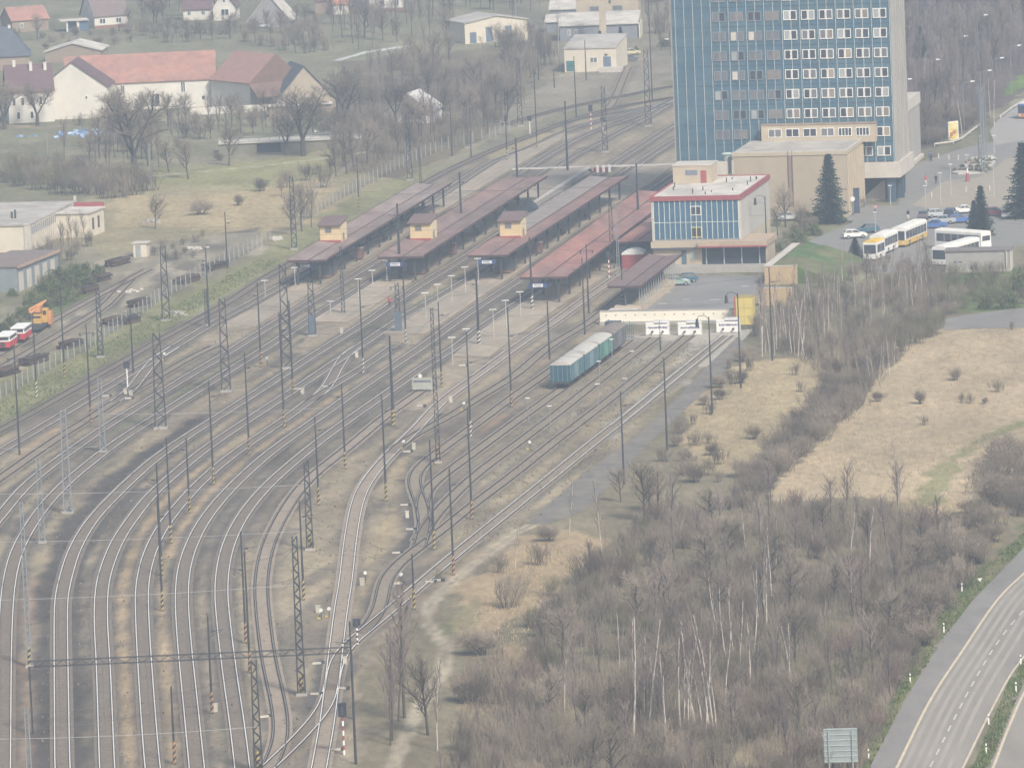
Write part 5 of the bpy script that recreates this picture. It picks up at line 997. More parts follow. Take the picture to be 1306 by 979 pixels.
# ---------------------------------------------------------------- road vehicles
tyre = mat('tyre', (.02, .02, .02), .9); chrome = mat('lamp_clear', (.7, .7, .68), .2)
cglass = glass('car_glass', (.04, .05, .06), .08)
WM = MB().tube((-.1, 0, 0), (.1, 0, 0), .31, .31, 14).mesh('tyre', tyre); HM = MB().tube((-.115, 0, 0), (.115, 0, 0), .18, .18, 10).mesh('hub', grey)
def carpaint(n, c): return mat('paint_' + n, c, .3, var=.04, spec=.5)
def car(label, px, py, paint, yaw, kind='hatch', group='parked cars', z=.05):
    p = at(px, py, z); o = thing('parked_car', label, 'car', p, yaw, group); L_, Wd = (4.0, 1.66) if kind != 'saloon' else (4.5, 1.72)
    if kind == 'van': L_, Wd, = 4.9, 1.9
    f = -L_ / 2; r = L_ / 2
    prof = {'hatch': [(f, .35), (f, .72), (f + .15, .82), (f + 1.05, .95), (r - .1, 1.0), (r, .8), (r, .35)], 'saloon': [(f, .35), (f, .7), (f + .2, .8), (f + 1.2, .95), (r - 1.0, 1.0), (r - .1, .98), (r, .75), (r, .35)], 'van': [(f, .35), (f, .9), (f + .3, 1.05), (f + 1.0, 1.2), (r, 1.2), (r, .35)]}[kind]
    mb = MB(); mb.extr(prof, 'y', 0, 0); mb = MB()
    n = len(prof); w = Wd / 2
    vs = [(-w, u, z_) for u, z_ in prof] + [(w, u, z_) for u, z_ in prof]; mb.add(vs, [tuple(range(n)), tuple(range(2 * n - 1, n - 1, -1))] + [(i, n + i, n + (i + 1) % n, (i + 1) % n) for i in range(n)]); mb.build('body', paint, o)
    g = {'hatch': (f + 1.05, f + 1.75, r - .55, r - .12, .94, 1.42), 'saloon': (f + 1.2, f + 1.95, r - 1.55, r - 1.0, .94, 1.40), 'van': (f + .9, f + 1.5, r - .1, r - .03, 1.19, 1.9)}[kind]
    y0, y1, y2, y3, z0, z1 = g; a = w - .04; b2 = w - .2
    gm2 = MB(); gm2.add([(-a, y0, z0), (a, y0, z0), (a, y3, z0), (-a, y3, z0), (-b2, y1, z1), (b2, y1, z1), (b2, y2, z1), (-b2, y2, z1)], [(0, 3, 2, 1), (4, 5, 6, 7), (0, 1, 5, 4), (1, 2, 6, 5), (2, 3, 7, 6), (3, 0, 4, 7)]); gm2.build('windows', cglass, o)
    bx('roof', o, paint, (-b2 - .02, b2 + .02, y1 - .02, y2 + .02, z1 + .002, z1 + .05)); mb = MB()
    for sx in (-1, 1):
        for (ya, za, yb, zb) in ((y0, z0, y1, z1), (y3, z0, y2, z1), ((y0 + y3) / 2, z0, (y1 + y2) / 2, z1)): mb.tube((sx * (a + .005), ya, za), (sx * (b2 + .005), yb, zb), .05, None, 4)
    mb.build('pillars', paint, o)
    for sx in (-1, 1): bx('headlight', o, chrome, (sx * (w - .3) - .17, sx * (w - .3) + .17, f - .012, f + .03, .58, .72)); bx('tail_light', o, redp, (sx * (w - .2) - .12, sx * (w - .2) + .12, r - .03, r + .012, .68, .86))
    for sx in (-1, 1):
        for yy in (f + .75, r - .75):
            wv = link('wheel', WM, o, (sx * (w - .08), yy, .31)); link('hub', HM, wv)
    return o
silver = carpaint('silver', (.50, .52, .53)); cwhite = carpaint('white', (.76, .76, .73)); tealc = carpaint('teal', (.05, .13, .17)); bluec = carpaint('blue', (.07, .16, .42)); navy = carpaint('navy', (.03, .05, .11)); greenc = carpaint('greensilver', (.27, .36, .33)); redc = carpaint('dark_red', (.25, .05, .06)); dgrey = carpaint('grey', (.12, .13, .14))
car('white hatchback parked alone by the green slope', 1090, 303.5, cwhite, rad(100)); car('dark teal hatchback behind the white one', 1106, 297, tealc, rad(-75)); car('bright blue car parked behind the yellow banded bus', 1191, 291, bluec, rad(-105), 'saloon')
car('dark car nearest the bus in the plaza parking row', 1178, 279, dgrey, rad(170)); car('silver estate in the plaza parking row', 1196, 277, silver, rad(100)); car('navy van in the plaza parking row', 1212, 280, navy, rad(170), 'van'); car('silver saloon in front of the parking row', 1203, 285, silver, rad(-110), 'saloon')
car('blue car parked beside the spruce', 1224, 284, bluec, rad(95)); car('pale car at the back of the parking row', 1231, 272, cwhite, rad(95), 'saloon'); car('dark red car right of the spruce', 1269, 275, redc, rad(80)); car('silver car between the two dark spruces', 1285, 277, silver, rad(170)); car('white van at the right edge of the parking row', 1303, 272, cwhite, rad(165), 'van')
car('pale green saloon in the loading yard', 862, 364, greenc, rad(97), 'saloon'); car('dark teal car behind the pale green saloon', 874, 360, tealc, rad(-80)); car('silver car half hidden by shrubs beside the hall', 1006, 281, silver, rad(95)); car('silver car parked on the village road at the top', 333, 36, silver, rad(-80)); car('dark car beside the works building', 803, 78, dgrey, rad(90)); car('pale yellow car behind works building', 806, 70, carpaint('cream', (.62, .56, .34)), rad(90))
bglass = glass('bus_glass', (.05, .06, .075), .1)
def bus(label, px, py, yaw, L_, lower, upper, roofm, z=.05, wide=2.5):
    o = thing('bus', label, 'bus', at(px, py, z), yaw, 'buses parked at the plaza'); w = wide / 2; f, r = 0, L_
    bx('skirt', o, lower, (-w, w, f, r, .35, 1.15)); mb = MB(); mb.box(-w + .01, w - .01, f + .02, r - .02, 1.15, 3.0); bx('window_band', o, bglass, (-w - .008, -w + .005, f + .4, r - .4, 1.3, 2.6), (w - .005, w + .008, f + .4, r - .4, 1.3, 2.6))
    bx('windscreen', o, bglass, (-w + .15, w - .15, f - .02, f + .015, 1.2, 2.65)); bx('rear_window', o, bglass, (-w + .3, w - .3, r - .015, r + .02, 1.7, 2.5)); rf = MB(); rf.extr([(-w + .02, 3.002), (w - .02, 3.002), (w - .15, 3.2), (w - .5, 3.28), (-w + .5, 3.28), (-w + .15, 3.2)], 'y', f + .05, r - .05); rf.build('roof', roofm, o)
    n = int(L_ / 1.6)
    for i in range(1, n):
        y = f + .5 + i * (L_ - 1) / n; mb.box(-w - .012, -w + .0, y, y + .07, 1.3, 2.6); mb.box(w, w + .012, y, y + .07, 1.3, 2.6)
    mb.build('body', upper, o)
    for sx in (-1, 1): bx('headlight', o, chrome, (sx * .85 - .2, sx * .85 + .2, f - .03, f - .002, .7, .92))
    for sx in (-1, 1):
        for y in (f + 2.3, r - 2.8):
            mb = MB(); mb.tube((sx * (w - .25), y, .48), (sx * (w + .02), y, .48), .48, .48, 14); wv = mb.build('wheel', tyre, o); mb = MB(); mb.tube((sx * w, y, .48), (sx * (w + .035), y, .48), .26, .26, 10); mb.build('hub', grey, wv)
    return o
buso = mat('bus_yellow', (.62, .42, .10), .5, var=.1); busw = mat('bus_white', (.78, .76, .72), .4, var=.05); busr = mat('bus_roof', (.76, .73, .67), .6, var=.08); ylr = mat('bus_roof_yellow', (.72, .48, .08), .6, var=.08)
bus('white bus with yellow orange lower band and dark windows', 1146, 315.5, rad(-20.5), 12.5, buso, busw, busr)
bus('white bus standing behind the yellow roofed minibus', 1119, 325, rad(-20), 8.0, busw, busw, busr)
o = bus('small yellow roofed minibus at the shrub edge', 1110, 333, rad(-20), 4.8, busw, busw, ylr, wide=2.3)
bus('white coach facing the viewer beside the concrete hut', 1198, 340, rad(-29), 13, busw, busw, busr); bus('white coach seen from its side behind the hut', 1199, 316, rad(-135), 10, busw, busw, busr); bus('blue and white bus at the right picture edge on the far street', 1306, 152, rad(-25), 11, mat('bus_orange', (.45, .22, .1)), carpaint('busblue', (.10, .18, .40)), busr)
# ---------------------------------------------------------------- billboard, road sign, delineators
bb = root('billboard', 'yellow advertising billboard in a white frame beside the bare wood', 'billboard', 1211, 183, rad(-38)); bx('frame', bb, whitep, (-.15, 2.35, -.05, .2, .6, 4.1)); bx('poster', bb, mat('poster_yellow', (.72, .53, .09), .6, var=.25, scale=1.2, col2=(.70, .60, .30)), (0, 2.2, -.09, -.052, .75, 3.95)); bx('poster_patch', bb, mat('poster_red', (.62, .22, .14), .6), (.9, 1.6, -.11, -.092, 1.8, 2.5), (.15, .8, -.11, -.092, 1.3, 2.1)); bx('leg', bb, steel, (.2, .35, 0, .15, 0, .6), (1.8, 1.95, 0, .15, 0, .6))
p = at(1074, 1000); rs = thing('road_sign', 'large grey road sign seen from behind at the motorway edge', 'sign', p, rad(-4)); hs = height(p, 928)
alu = mat('sign_back', (.30, .345, .35), .55, .3, var=.1, scale=1.0); bx('panel', rs, alu, (-1.62, 1.62, 0, .06, hs - 3.4, hs)); mb = MB()
for i in range(7): mb.box(-1.62, 1.62, -.07, -.002, hs - 3.3 + i * .53, hs - 3.24 + i * .53)
mb.build('rails', mat('sign_rib', (.40, .45, .45), .5), rs); bx('post', rs, grey, (-1.2, -1.08, -.18, -.08, 0, hs - .2), (1.08, 1.2, -.18, -.08, 0, hs - .2))
for px, py in [(1204,806),(1161,871),(1108,968),(1261,923),(1258,961),(1296,882),(1302,847),(1243,640),(1227,755)]:
    o = thing('delineator', '', 'post', at(px, py), 0, 'white roadside delineator posts'); auto(o, 'white delineator post on the motorway verge' if py > 700 else 'white post at the field edge', 'post', px, py, 'white roadside delineator posts'); bx('post', o, whitep, (-.07, .07, -.06, .06, 0, 1.05)); bx('reflector', o, dark, (-.075, .075, -.066, .066, .7, .85))
for px, py in [(1147.7,868),(1250,743)]:
    p = at(px, py); o = thing('warning_plate', 'small white triangular plate near the lower verge' if py > 800 else 'small white triangular plate on the upper verge', 'plate', p, rad(20)); mb = MB(); mb.extr([(-.3, .55), (.3, .55), (0, .1)], 'y', 0, .03); mb.build('plate', whitep, o); bx('stake', o, steel, (-.03, .03, .035, .08, 0, .4))
# plaza furniture
pl = sheet('planter_bed', [(1214,222),(1222,223),(1255,222),(1272,205),(1266,200),(1240,203)], conc2, thick=.35); del pl['kind']; tag(pl, 'stone edged planting bed with dark shrubs on the plaza', 'planter')
o = root('advert_pillar', 'red and white slim pillar standing on the plaza', 'pillar', 1234, 232, 0); mb = MB(); mb.tube((0, 0, 0), (0, 0, 1.6), .45, .22, 10); mb.build('base', redrim, o); mb = MB(); mb.tube((0, 0, 1.6), (0, 0, 2.4), .18, .12, 10); mb.build('top', whitep, o)
for px, py in [(1197,202),(1210,204),(1222,204),(1188,252),(1245,248),(1232,245),(1262,243)]:
    o = root('bollard', '', 'bollard', px, py, 0); auto(o, 'small pale bollard on the plaza', 'bollard', px, py, 'plaza bollards'); mb = MB(); mb.tube((0, 0, 0), (0, 0, .9), .16, .12, 8); mb.build('post', conc2, o); mb = MB(); mb.tube((0, 0, .9), (0, 0, 1.0), .14, .04, 8); mb.build('cap', conc2, o)
o = root('street_clock', 'white faced street clock on a dark column beside the hall', 'clock', 1088, 275, 0); mb = MB(); mb.tube((0, 0, 0), (0, 0, 2.6), .08, .08, 8); mb.build('post', steel, o); mb = MB(); mb.tube((0, -.12, 2.9), (0, .12, 2.9), .42, .42, 18); mb.build('face', lampw, o)
o = root('entrance_sign', 'dark square sign column beside the hall corner', 'sign', 1093, 272, 0); bx('column', o, mat('column_navy', (.05, .07, .12)), (-.5, .5, -.3, .3, 0, 4.2)); bx('cap', o, steel, (-.55, .55, -.35, .35, 4.2, 4.35))
o = root('underpass_wall', 'white parapet strip of the underpass stairs between the platform roofs', 'wall', 676, 268, 0); A_ = at(676, 268); B_ = at(752, 219); d = B_ - A_; o.rotation_euler = (0, 0, -math.atan2(d.x, d.y)); Ll = math.hypot(d.x, d.y); bx('coping', o, conc2, (-.4, .4, 0, Ll, .8, .95)); bx('wall', o, conc, (-.35, .35, 0, Ll, 0, .8)); mb = MB(); mb.extr([(1.6 * math.cos(math.pi * t / 8), 1.7 * math.sin(math.pi * t / 8)) for t in range(9)], 'y', -4, -.02); mb.build('entrance_arch', dark, o)
o = root('safety_barrier', 'red and white barrier blocks at the platform end', 'barrier', 757, 221, 0); mb = MB()
for i in range(6): mb.box(i * .55, i * .55 + .5, 0, .7, 0, 1.0 + .4 * (i % 2), i % 2)
mb.build('blocks', [redc, whitep], o); bx('plate', o, steel, (-1.2, -.3, .1, .5, 0, .8)); bx('rail', o, steel, (0, 3.2, .72, .78, .9, 1.0))
A_ = at(640, 217); B_ = at(860, 210.5); d = B_ - A_; o = thing('cross_walk', 'pale boarded crossing line at the far platform ends', 'crossing', (A_.x, A_.y, 0), math.atan2(d.y, d.x)); bx('boards', o, conc2, (0, math.hypot(d.x, d.y), -.9, .9, .02, .24))
# benches and dark things below the platform roofs
rb = random.Random(12)
for cr, Lc, nm in ((c1, l1, 'leftmost'), (c2, l2, 'second'), (c3, l3, 'third')):
    for i in range(4):
        y = Lc * (.12 + .2 * i); M_ = cr.matrix_basis; q = M_ @ Vector((1.2, y, .5)); o = thing('waiting_bench', '', 'bench', q, cr.rotation_euler[2], 'benches and racks below the platform roofs'); px, py = proj(q); auto(o, 'dark bench with backrest below platform roof', 'bench', px, py, 'benches and racks below the platform roofs')
        bx('seat', o, timber, (-.3, .3, 0, 2.4, .4, .48)); bx('backrest', o, timber, (-.36, -.3, 0, 2.4, .5, 1.0)); bx('leg', o, steel, (-.25, .25, .2, .3, 0, .4), (-.25, .25, 2.1, 2.2, 0, .4))
    q = cr.matrix_basis @ Vector((.4, Lc * .05 + 3, .5)); o = thing('waiting_shelter', f'dark glazed waiting shelter below the {nm} platform roof', 'shelter', q, cr.rotation_euler[2]); bx('glazing', o, mat('shelter_glass', (.08, .10, .12), .3), (-1.2, 1.4, 0, 6, .3, 2.4)); bx('plinth', o, brick, (-1.25, 1.45, -.05, 6.05, 0, .3)); bx('frame', o, steel, (-1.25, 1.45, -.06, 6.06, 2.4, 2.55))
    q = cr.matrix_basis @ Vector((1.5, Lc * .3, .5)); o = thing('vending_kiosk', f'brown kiosk box below the {nm} platform roof', 'kiosk', q, cr.rotation_euler[2]); bx('body', o, mat('kiosk_brown', (.20, .11, .10)), (-.7, .7, 0, 1.6, 0, 1.7)); bx('counter', o, conc2, (-.75, .75, -.06, 1.66, 1.7, 1.8))
# ---------------------------------------------------------------- people
def person_mesh(name, pose):
    J = {'p': (0, 0, .95), 'c': (0, .0, 1.35), 'n': (0, 0, 1.5), 'hd': (0, -.02, 1.66), 'lh': (-.1, 0, .92), 'lk': (-.11, -.06 * pose, .5), 'lf': (-.11, .14 * pose, .08), 'lt': (-.11, .14 * pose - .18, .04), 'rh': (.1, 0, .92), 'rk': (.11, .03 * pose - .03, .5), 'rf': (.11, -.2 * pose, .08), 'rt': (.11, -.2 * pose - .18, .04),
         'ls': (-.19, 0, 1.42), 'le': (-.26, .05 * pose, 1.13), 'lw': (-.25, -.05, .88), 'rs': (.19, 0, 1.42), 're': (.26, -.05 * pose, 1.13), 'rw': (.25, -.14, .9)}
    E = [('p', 'c'), ('c', 'n'), ('n', 'hd'), ('p', 'lh'), ('lh', 'lk'), ('lk', 'lf'), ('lf', 'lt'), ('p', 'rh'), ('rh', 'rk'), ('rk', 'rf'), ('rf', 'rt'), ('c', 'ls'), ('ls', 'le'), ('le', 'lw'), ('c', 'rs'), ('rs', 're'), ('re', 'rw')]
    Rr = {'p': .15, 'c': .17, 'n': .06, 'hd': .105, 'lh': .1, 'lk': .07, 'lf': .05, 'lt': .04, 'rh': .1, 'rk': .07, 'rf': .05, 'rt': .04, 'ls': .08, 'le': .055, 'lw': .04, 'rs': .08, 're': .055, 'rw': .04}
    K = list(J); me = bpy.data.meshes.new(name); me.from_pydata([J[k] for k in K], [(K.index(a), K.index(b)) for a, b in E], []); o = bpy.data.objects.new(name, me); COL.objects.link(o)
    sm_ = o.modifiers.new('skin', 'SKIN'); o.modifiers.new('sub', 'SUBSURF').levels = 1
    if not me.skin_vertices: me.attributes.new('skin', 'FLOAT', 'POINT')
    sv = me.skin_vertices[0].data if me.skin_vertices else None
    if sv:
        for k, v in zip(K, sv): v.radius = (Rr[k], Rr[k]); v.use_root = (k == 'p')
    dg = bpy.context.evaluated_depsgraph_get(); ev = bpy.data.meshes.new_from_object(o.evaluated_get(dg)); bpy.data.objects.remove(o); ev.name = name; return ev
skinm = mat('skin', (.42, .27, .20), .7)
PM = None
try: PM = [person_mesh('person_body', .4), person_mesh('person_body', 1.0)]
except Exception as e: print('person', e)
if PM and len(PM[0].vertices) > 50:
    cl = {'navy': (.04, .06, .13), 'black': (.025, .025, .03), 'red': (.45, .08, .09), 'pink': (.55, .30, .30), 'white': (.65, .64, .6), 'blue': (.08, .16, .34), 'grey': (.2, .2, .2), 'brown': (.16, .10, .07), 'jeans': (.09, .13, .22)}
    def person(px, py, top, legs, label, yaw=0, z=.0, pose=0):
        src = PM[pose]; key = f'p_{top}_{legs}_{pose}'; me = bpy.data.meshes.get(key)
        if me is None:
            me = src.copy(); me.name = key; me.materials.clear()
            for m in (mat('cloth_' + top, cl[top], .9), mat('cloth_' + legs, cl[legs], .9), skinm, mat('shoe', (.03, .03, .03), .8)): me.materials.append(m)
            for f in me.polygons: c_ = f.center; f.material_index = 3 if c_.z < .1 else (1 if c_.z < .93 and abs(c_.x) < .215 else (2 if c_.z > 1.5 or c_.z < .9 else 0))
        o = link('person', me, None, at(px, py, z) , yaw); tag(o, label, 'person')
        h_ = MB(); h_.tube((0, .01, 1.66), (0, .03, 1.80), .125, .07, 10); hm = bpy.data.meshes.get('hair_shape') or h_.mesh('hair_shape', mat('hair', (.05, .035, .025), .8)); link('hair', hm, o)
    person(1186, 205, 'blue', 'navy', 'person in blue coat walking past the tower annex', 1, .06); person(1188, 206, 'navy', 'black', 'person in navy beside the one in blue', 1.2, .06, 1); person(1181, 236, 'red', 'white', 'person in red top and pale trousers on the plaza', .4, .06, 1); person(1194, 235, 'black', 'black', 'person dressed in black walking on the plaza', .2, .06, 1)
    person(1158.5, 280, 'black', 'white', 'person in black jacket and pale trousers near the buses', -.6, .06, 1); person(1116.5, 273, 'pink', 'jeans', 'person in pink top and jeans at the station entrance', 0, .06); person(1098, 265, 'brown', 'grey', 'person in brown coat beside the hall corner', .5, .06); person(1102, 264, 'grey', 'jeans', 'person in grey jacket near the entrance pillar', -.5, .06)
    person(607, 300, 'navy', 'grey', 'person in navy waiting under the second platform roof', 2, .5); person(580, 309, 'blue', 'black', 'person in blue waiting near the second platform roof edge', 1, .5); person(497, 392, 'red', 'black', 'person in orange red vest on the middle platform', .5, .5, 1); person(645, 277, 'white', 'black', 'person in white top under the second platform roof', .5, .5)
else: print('NO PEOPLE')
# ---------------------------------------------------------------- vegetation
twig = mat('twig_grey', (.222, .185, .145), .95, var=.15, scale=.3, rnd=.32); twigp = mat('twig_purple', (.21, .172, .155), .95, var=.15, scale=.3, rnd=.22); bark = mat('bark_dark', (.085, .072, .062), .95, var=.25, scale=1.0, rnd=.2)
twigo = mat('twig_olive', (.19, .175, .105), .95, var=.2, scale=.4, rnd=.2); birchb = mat('bark_birch', (.52, .475, .42), .9, var=.3, scale=1.2); leafg = mat('leaf_green', (.12, .145, .06), .8, var=.25, scale=.6, rnd=.2); conif = mat('needle', (.02, .045, .033), .85, var=.35, scale=.8, rnd=.2); twigr = mat('twig_rust', (.20, .145, .12), .95, var=.15, rnd=.2)
class Tree:
    def __init__(s, seed): s.r = random.Random(seed); s.A = MB(); s.B = MB()
    def seg(s, p, q, r0, r1, lvl, split):
        (s.A if lvl < split else s.B).tube(p, q, r0, r1, 5 if lvl == 0 else 3, 0, False)
    def grow(s, p, d, ln, r, lvl, maxl, nb, up, spread, split, minr, shrink=.62):
        rr = s.r; n = 3 if lvl == 0 else 2; pts = [p]; q = p; dd = d.copy()
        for i in range(n):
            dd = (dd + Vector((rr.gauss(0, .06 if lvl == 0 else .1), rr.gauss(0, .06 if lvl == 0 else .1), rr.gauss(0, .06) + up * .1))).normalized(); q2 = q + dd * (ln / n)
            a = r * (1 - .55 * i / n); b = r * (1 - .55 * (i + 1) / n); s.seg(q, q2, max(a, minr), max(b, minr * .8), lvl, split); q = q2; pts.append(q)
        if lvl >= maxl: return
        k = nb[lvl]
        for i in range(k):
            t = (.3 if lvl == 0 else .15) + (.7 if lvl == 0 else .85) * (i + rr.random() * .7) / k; j = min(int(t * n), n - 1); f = t * n - j
            b0 = pts[j].lerp(pts[j + 1], min(f, 1)); az = i * 2.4 + rr.uniform(-.5, .5); side = Vector((math.cos(az), math.sin(az), 0)); side = (side - dd * side.dot(dd)).normalized()
            nd = (dd * (1 - spread) + side * spread + Vector((0, 0, up * .35))).normalized(); s.grow(b0, nd, ln * shrink * rr.uniform(.7, 1.15) * (1 - .35 * t if lvl == 0 else 1), r * .5, lvl + 1, maxl, nb, up, spread, split, minr, shrink)
def mk(kind, seed):
    t = Tree(seed); r = t.r; V = Vector
    if kind == 'tree':
        t.grow(V((0, 0, -.1)), V((0, 0, 1)), 7.0, .2, 0, 4, [10, 7, 6, 3], .5, .52, 2, .0095, .56)
    elif kind == 'slimtree':
        t.grow(V((0, 0, -.1)), V((0, 0, 1)), 8.5, .12, 0, 4, [14, 6, 5, 2], .75, .42, 1, .009, .40)
    elif kind == 'birch':
        t.grow(V((0, 0, -.1)), V((r.gauss(0, .03), r.gauss(0, .03), 1)), 9.0, .075, 0, 3, [16, 6, 5], .9, .36, 1, .009, .26)
    elif kind == 'oldtree':
        for i in range(3):
            a = i * 2.1 + r.random(); t.grow(V((0, 0, 2.2)), V((math.cos(a) * .55, math.sin(a) * .55, 1)).normalized(), 6.0, .2, 0, 4, [8, 6, 6, 3], .3, .56, 2, .0105, .58)
        t.A.tube((0, 0, -.1), (0, 0, 2.3), .45, .32, 8)
    elif kind in ('shrub', 'rust', 'olive'):
        for i in range(24):
            a = r.uniform(0, 6.28); l = r.uniform(.1, .6); t.grow(V((r.gauss(0, .8), r.gauss(0, .8), -.1)), V((math.cos(a) * l, math.sin(a) * l, 1)).normalized(), r.uniform(1.8, 3.8), .028, 0, 3, [6, 4, 3], .75, .42, 1, .0085, .5)
    elif kind == 'bush':
        for i in range(16):
            a = r.uniform(0, 6.28); l = r.uniform(.2, 1.1); t.grow(V((r.gauss(0, .3), r.gauss(0, .3), -.05)), V((math.cos(a) * l, math.sin(a) * l, 1)).normalized(), r.uniform(1.5, 2.3), .03, 0, 3, [7, 5, 4], .45, .52, 1, .0095, .58)
    elif kind == 'conifer':
        t.A.tube((0, 0, 0), (0, 0, 12), .22, .03, 6)
        for w in range(36):
            z = .6 + w * .32; Lr = 3.5 * (1 - z / 12.4) ** .9 * r.uniform(.8, 1.2) + .15
            for k in range(14):
                a = k * .449 + w * 1.3 + r.uniform(-.25, .25); ln = Lr * r.uniform(.6, 1.15); c = V((math.cos(a), math.sin(a), 0)); sd = V((-c.y, c.x, 0)); n = max(3, int(ln / .3))
                for i in range(n):
                    f = (i + .7) / n; p = c * (ln * f) + V((0, 0, z - .2 * ln * f + .1 * ln * f * f + r.uniform(-.15, .15))); wv = .42 * (1.15 - f * .7); 
                    for sg in (-1, 1):
                        q = p + sd * (sg * wv) + c * .25 + V((0, 0, -.16 + r.uniform(-.1, .1))); t.B.add([tuple(p - c * .22), tuple(q), tuple(p + c * .3)], [(0, 1, 2)])
    elif kind == 'pine':
        t.A.tube((0, 0, 0), (0, 0, 2.2), .16, .05, 6)
        for i in range(1100):
            z = r.uniform(.4, 4.2); R_ = 1.9 * (1 - ((z - 1.4) / 3.0) ** 2 if z > 1.4 else 1) ** .5 * r.uniform(.55, 1.0); a = r.uniform(0, 6.28); p = V((R_ * math.cos(a), R_ * math.sin(a), z)); d1 = V((r.gauss(0, 1), r.gauss(0, 1), r.gauss(.6, .5))).normalized() * .42; d2 = V((r.gauss(0, 1), r.gauss(0, 1), r.gauss(0, 1))).normalized() * .13; t.B.add([tuple(p - d2), tuple(p + d2), tuple(p + d1)], [(0, 1, 2)])
    elif kind == 'leafy':
        for i in range(9):
            a = r.uniform(0, 6.28); l = r.uniform(.3, 1.1); t.grow(V((r.gauss(0, .4), r.gauss(0, .4), -.1)), V((math.cos(a) * l, math.sin(a) * l, 1)).normalized(), r.uniform(1.6, 2.6), .04, 0, 2, [5, 4], .3, .6, 9, .016, .6)
        for i in range(1500):
            a = r.uniform(0, 6.28); el = r.uniform(0, 1.45); R_ = r.uniform(.5, 1) ** .5; lob = 1 + .25 * math.sin(3 * a + seed) + .2 * math.sin(5 * el + 2 * a); p = V((2.5 * R_ * lob * math.cos(a) * math.cos(el), 2.2 * R_ * lob * math.sin(a) * math.cos(el), .2 + 3.0 * R_ * math.sin(el) * lob)); d1 = V((r.gauss(0, 1), r.gauss(0, 1), r.gauss(0, 1))).normalized() * .2; d2 = V((r.gauss(0, 1), r.gauss(0, 1), r.gauss(0, 1))).normalized() * .13; t.B.add([tuple(p - d1), tuple(p + d2), tuple(p + d1), tuple(p - d2)], [(0, 1, 2, 3)])
    return t
SPEC = {'tree': (bark, twig, 5), 'slimtree': (bark, twigp, 5), 'birch': (birchb, twigp, 6), 'oldtree': (bark, twig, 3), 'shrub': (bark, twig, 6), 'rust': (bark, twigr, 3), 'olive': (bark, twigo, 4), 'bush': (bark, twig, 4), 'conifer': (bark, conif, 3), 'leafy': (bark, leafg, 4)}
BANK = {}
for kind, (ma, mb_, n) in SPEC.items():
    BANK[kind] = []
    for i in range(n):
        t = mk(kind, hash_ := (len(kind) * 131 + i * 17 + ord(kind[0])))
        whole = MB(); whole.add(t.A.v, t.A.f, 0); whole.add(t.B.v, t.B.f, 1)
        zmax = max(v[2] for v in whole.v)
        BANK[kind].append((t.A.mesh('trunk', ma), t.B.mesh('crown', mb_), whole.mesh(kind, [ma, mb_]), zmax))
NAMES = {'tree': 'bare_tree', 'slimtree': 'thin_tree', 'birch': 'birch_tree', 'oldtree': 'bare_tree', 'shrub': 'bare_shrub', 'rust': 'reddish_shrub', 'olive': 'olive_shrub', 'bush': 'round_bush', 'conifer': 'spruce_tree', 'pine': 'pine_bush', 'leafy': 'leafy_shrub'}
rv = random.Random(21)
def plant(kind, px, py, h, label, group=None, parts=True, wide=1.0):
    A, B, Wm, zm = rv.choice(BANK[kind]); p = at(px, py); s = h / zm; nm = NAMES[kind]
    if nm == 'bare_shrub' and py < 460: nm = 'far_shrub'  # same bare shrubs, named apart by distance alone
    if nm == 'bare_tree' and group and 'single' not in group and py < 300: nm = 'far_tree'  # same bare trees, named apart by distance, in woods and belts too
    cat = 'shrub' if 'shrub' in nm or 'bush' in nm else 'tree'
    if parts:
        o = thing(nm, label, cat, p, rv.uniform(0, 6.28), group); link('trunk' if cat == 'tree' else 'stems', A, o); link('crown', B, o)
    else: o = tag(link(nm, Wm, None, p, rv.uniform(0, 6.28)), label, cat, group)
    o.scale = (s * wide, s * wide, s); return o
def inpoly(poly, x, y):
    c = False; n = len(poly)
    for i in range(n):
        x1, y1 = poly[i]; x2, y2 = poly[(i + 1) % n]
        if (y1 > y) != (y2 > y) and x < (x2 - x1) * (y - y1) / (y2 - y1) + x1: c = not c
    return c
def scatter(poly, n, dmin, seed, avoid=()):
    r = random.Random(seed); xs = [p[0] for p in poly]; ys = [p[1] for p in poly]; out = []; tries = 0
    while len(out) < n and tries < n * 60:
        tries += 1; x = r.uniform(min(xs), max(xs)); y = r.uniform(min(ys), max(ys))
        if not inpoly(poly, x, y) or any(inpoly(a, x, y) for a in avoid): continue
        if any((x - a) ** 2 + (1.6 * (y - b)) ** 2 < dmin ** 2 for a, b in out): continue
        out.append((x, y))
    return sorted(out, key=lambda t: t[1])
def mass(poly, n, dmin, seed, kinds, h, label, group, avoid=(), wide=1.0):
    r = random.Random(seed + 1)
    for x, y in scatter(poly, n, dmin, seed, avoid):
        k = r.choice(kinds); hh = r.uniform(*h) if not isinstance(h, dict) else r.uniform(*h[k]); plant(k, x, y, hh, label if isinstance(label, str) else label[k], group, False, wide * r.uniform(.85, 1.2))
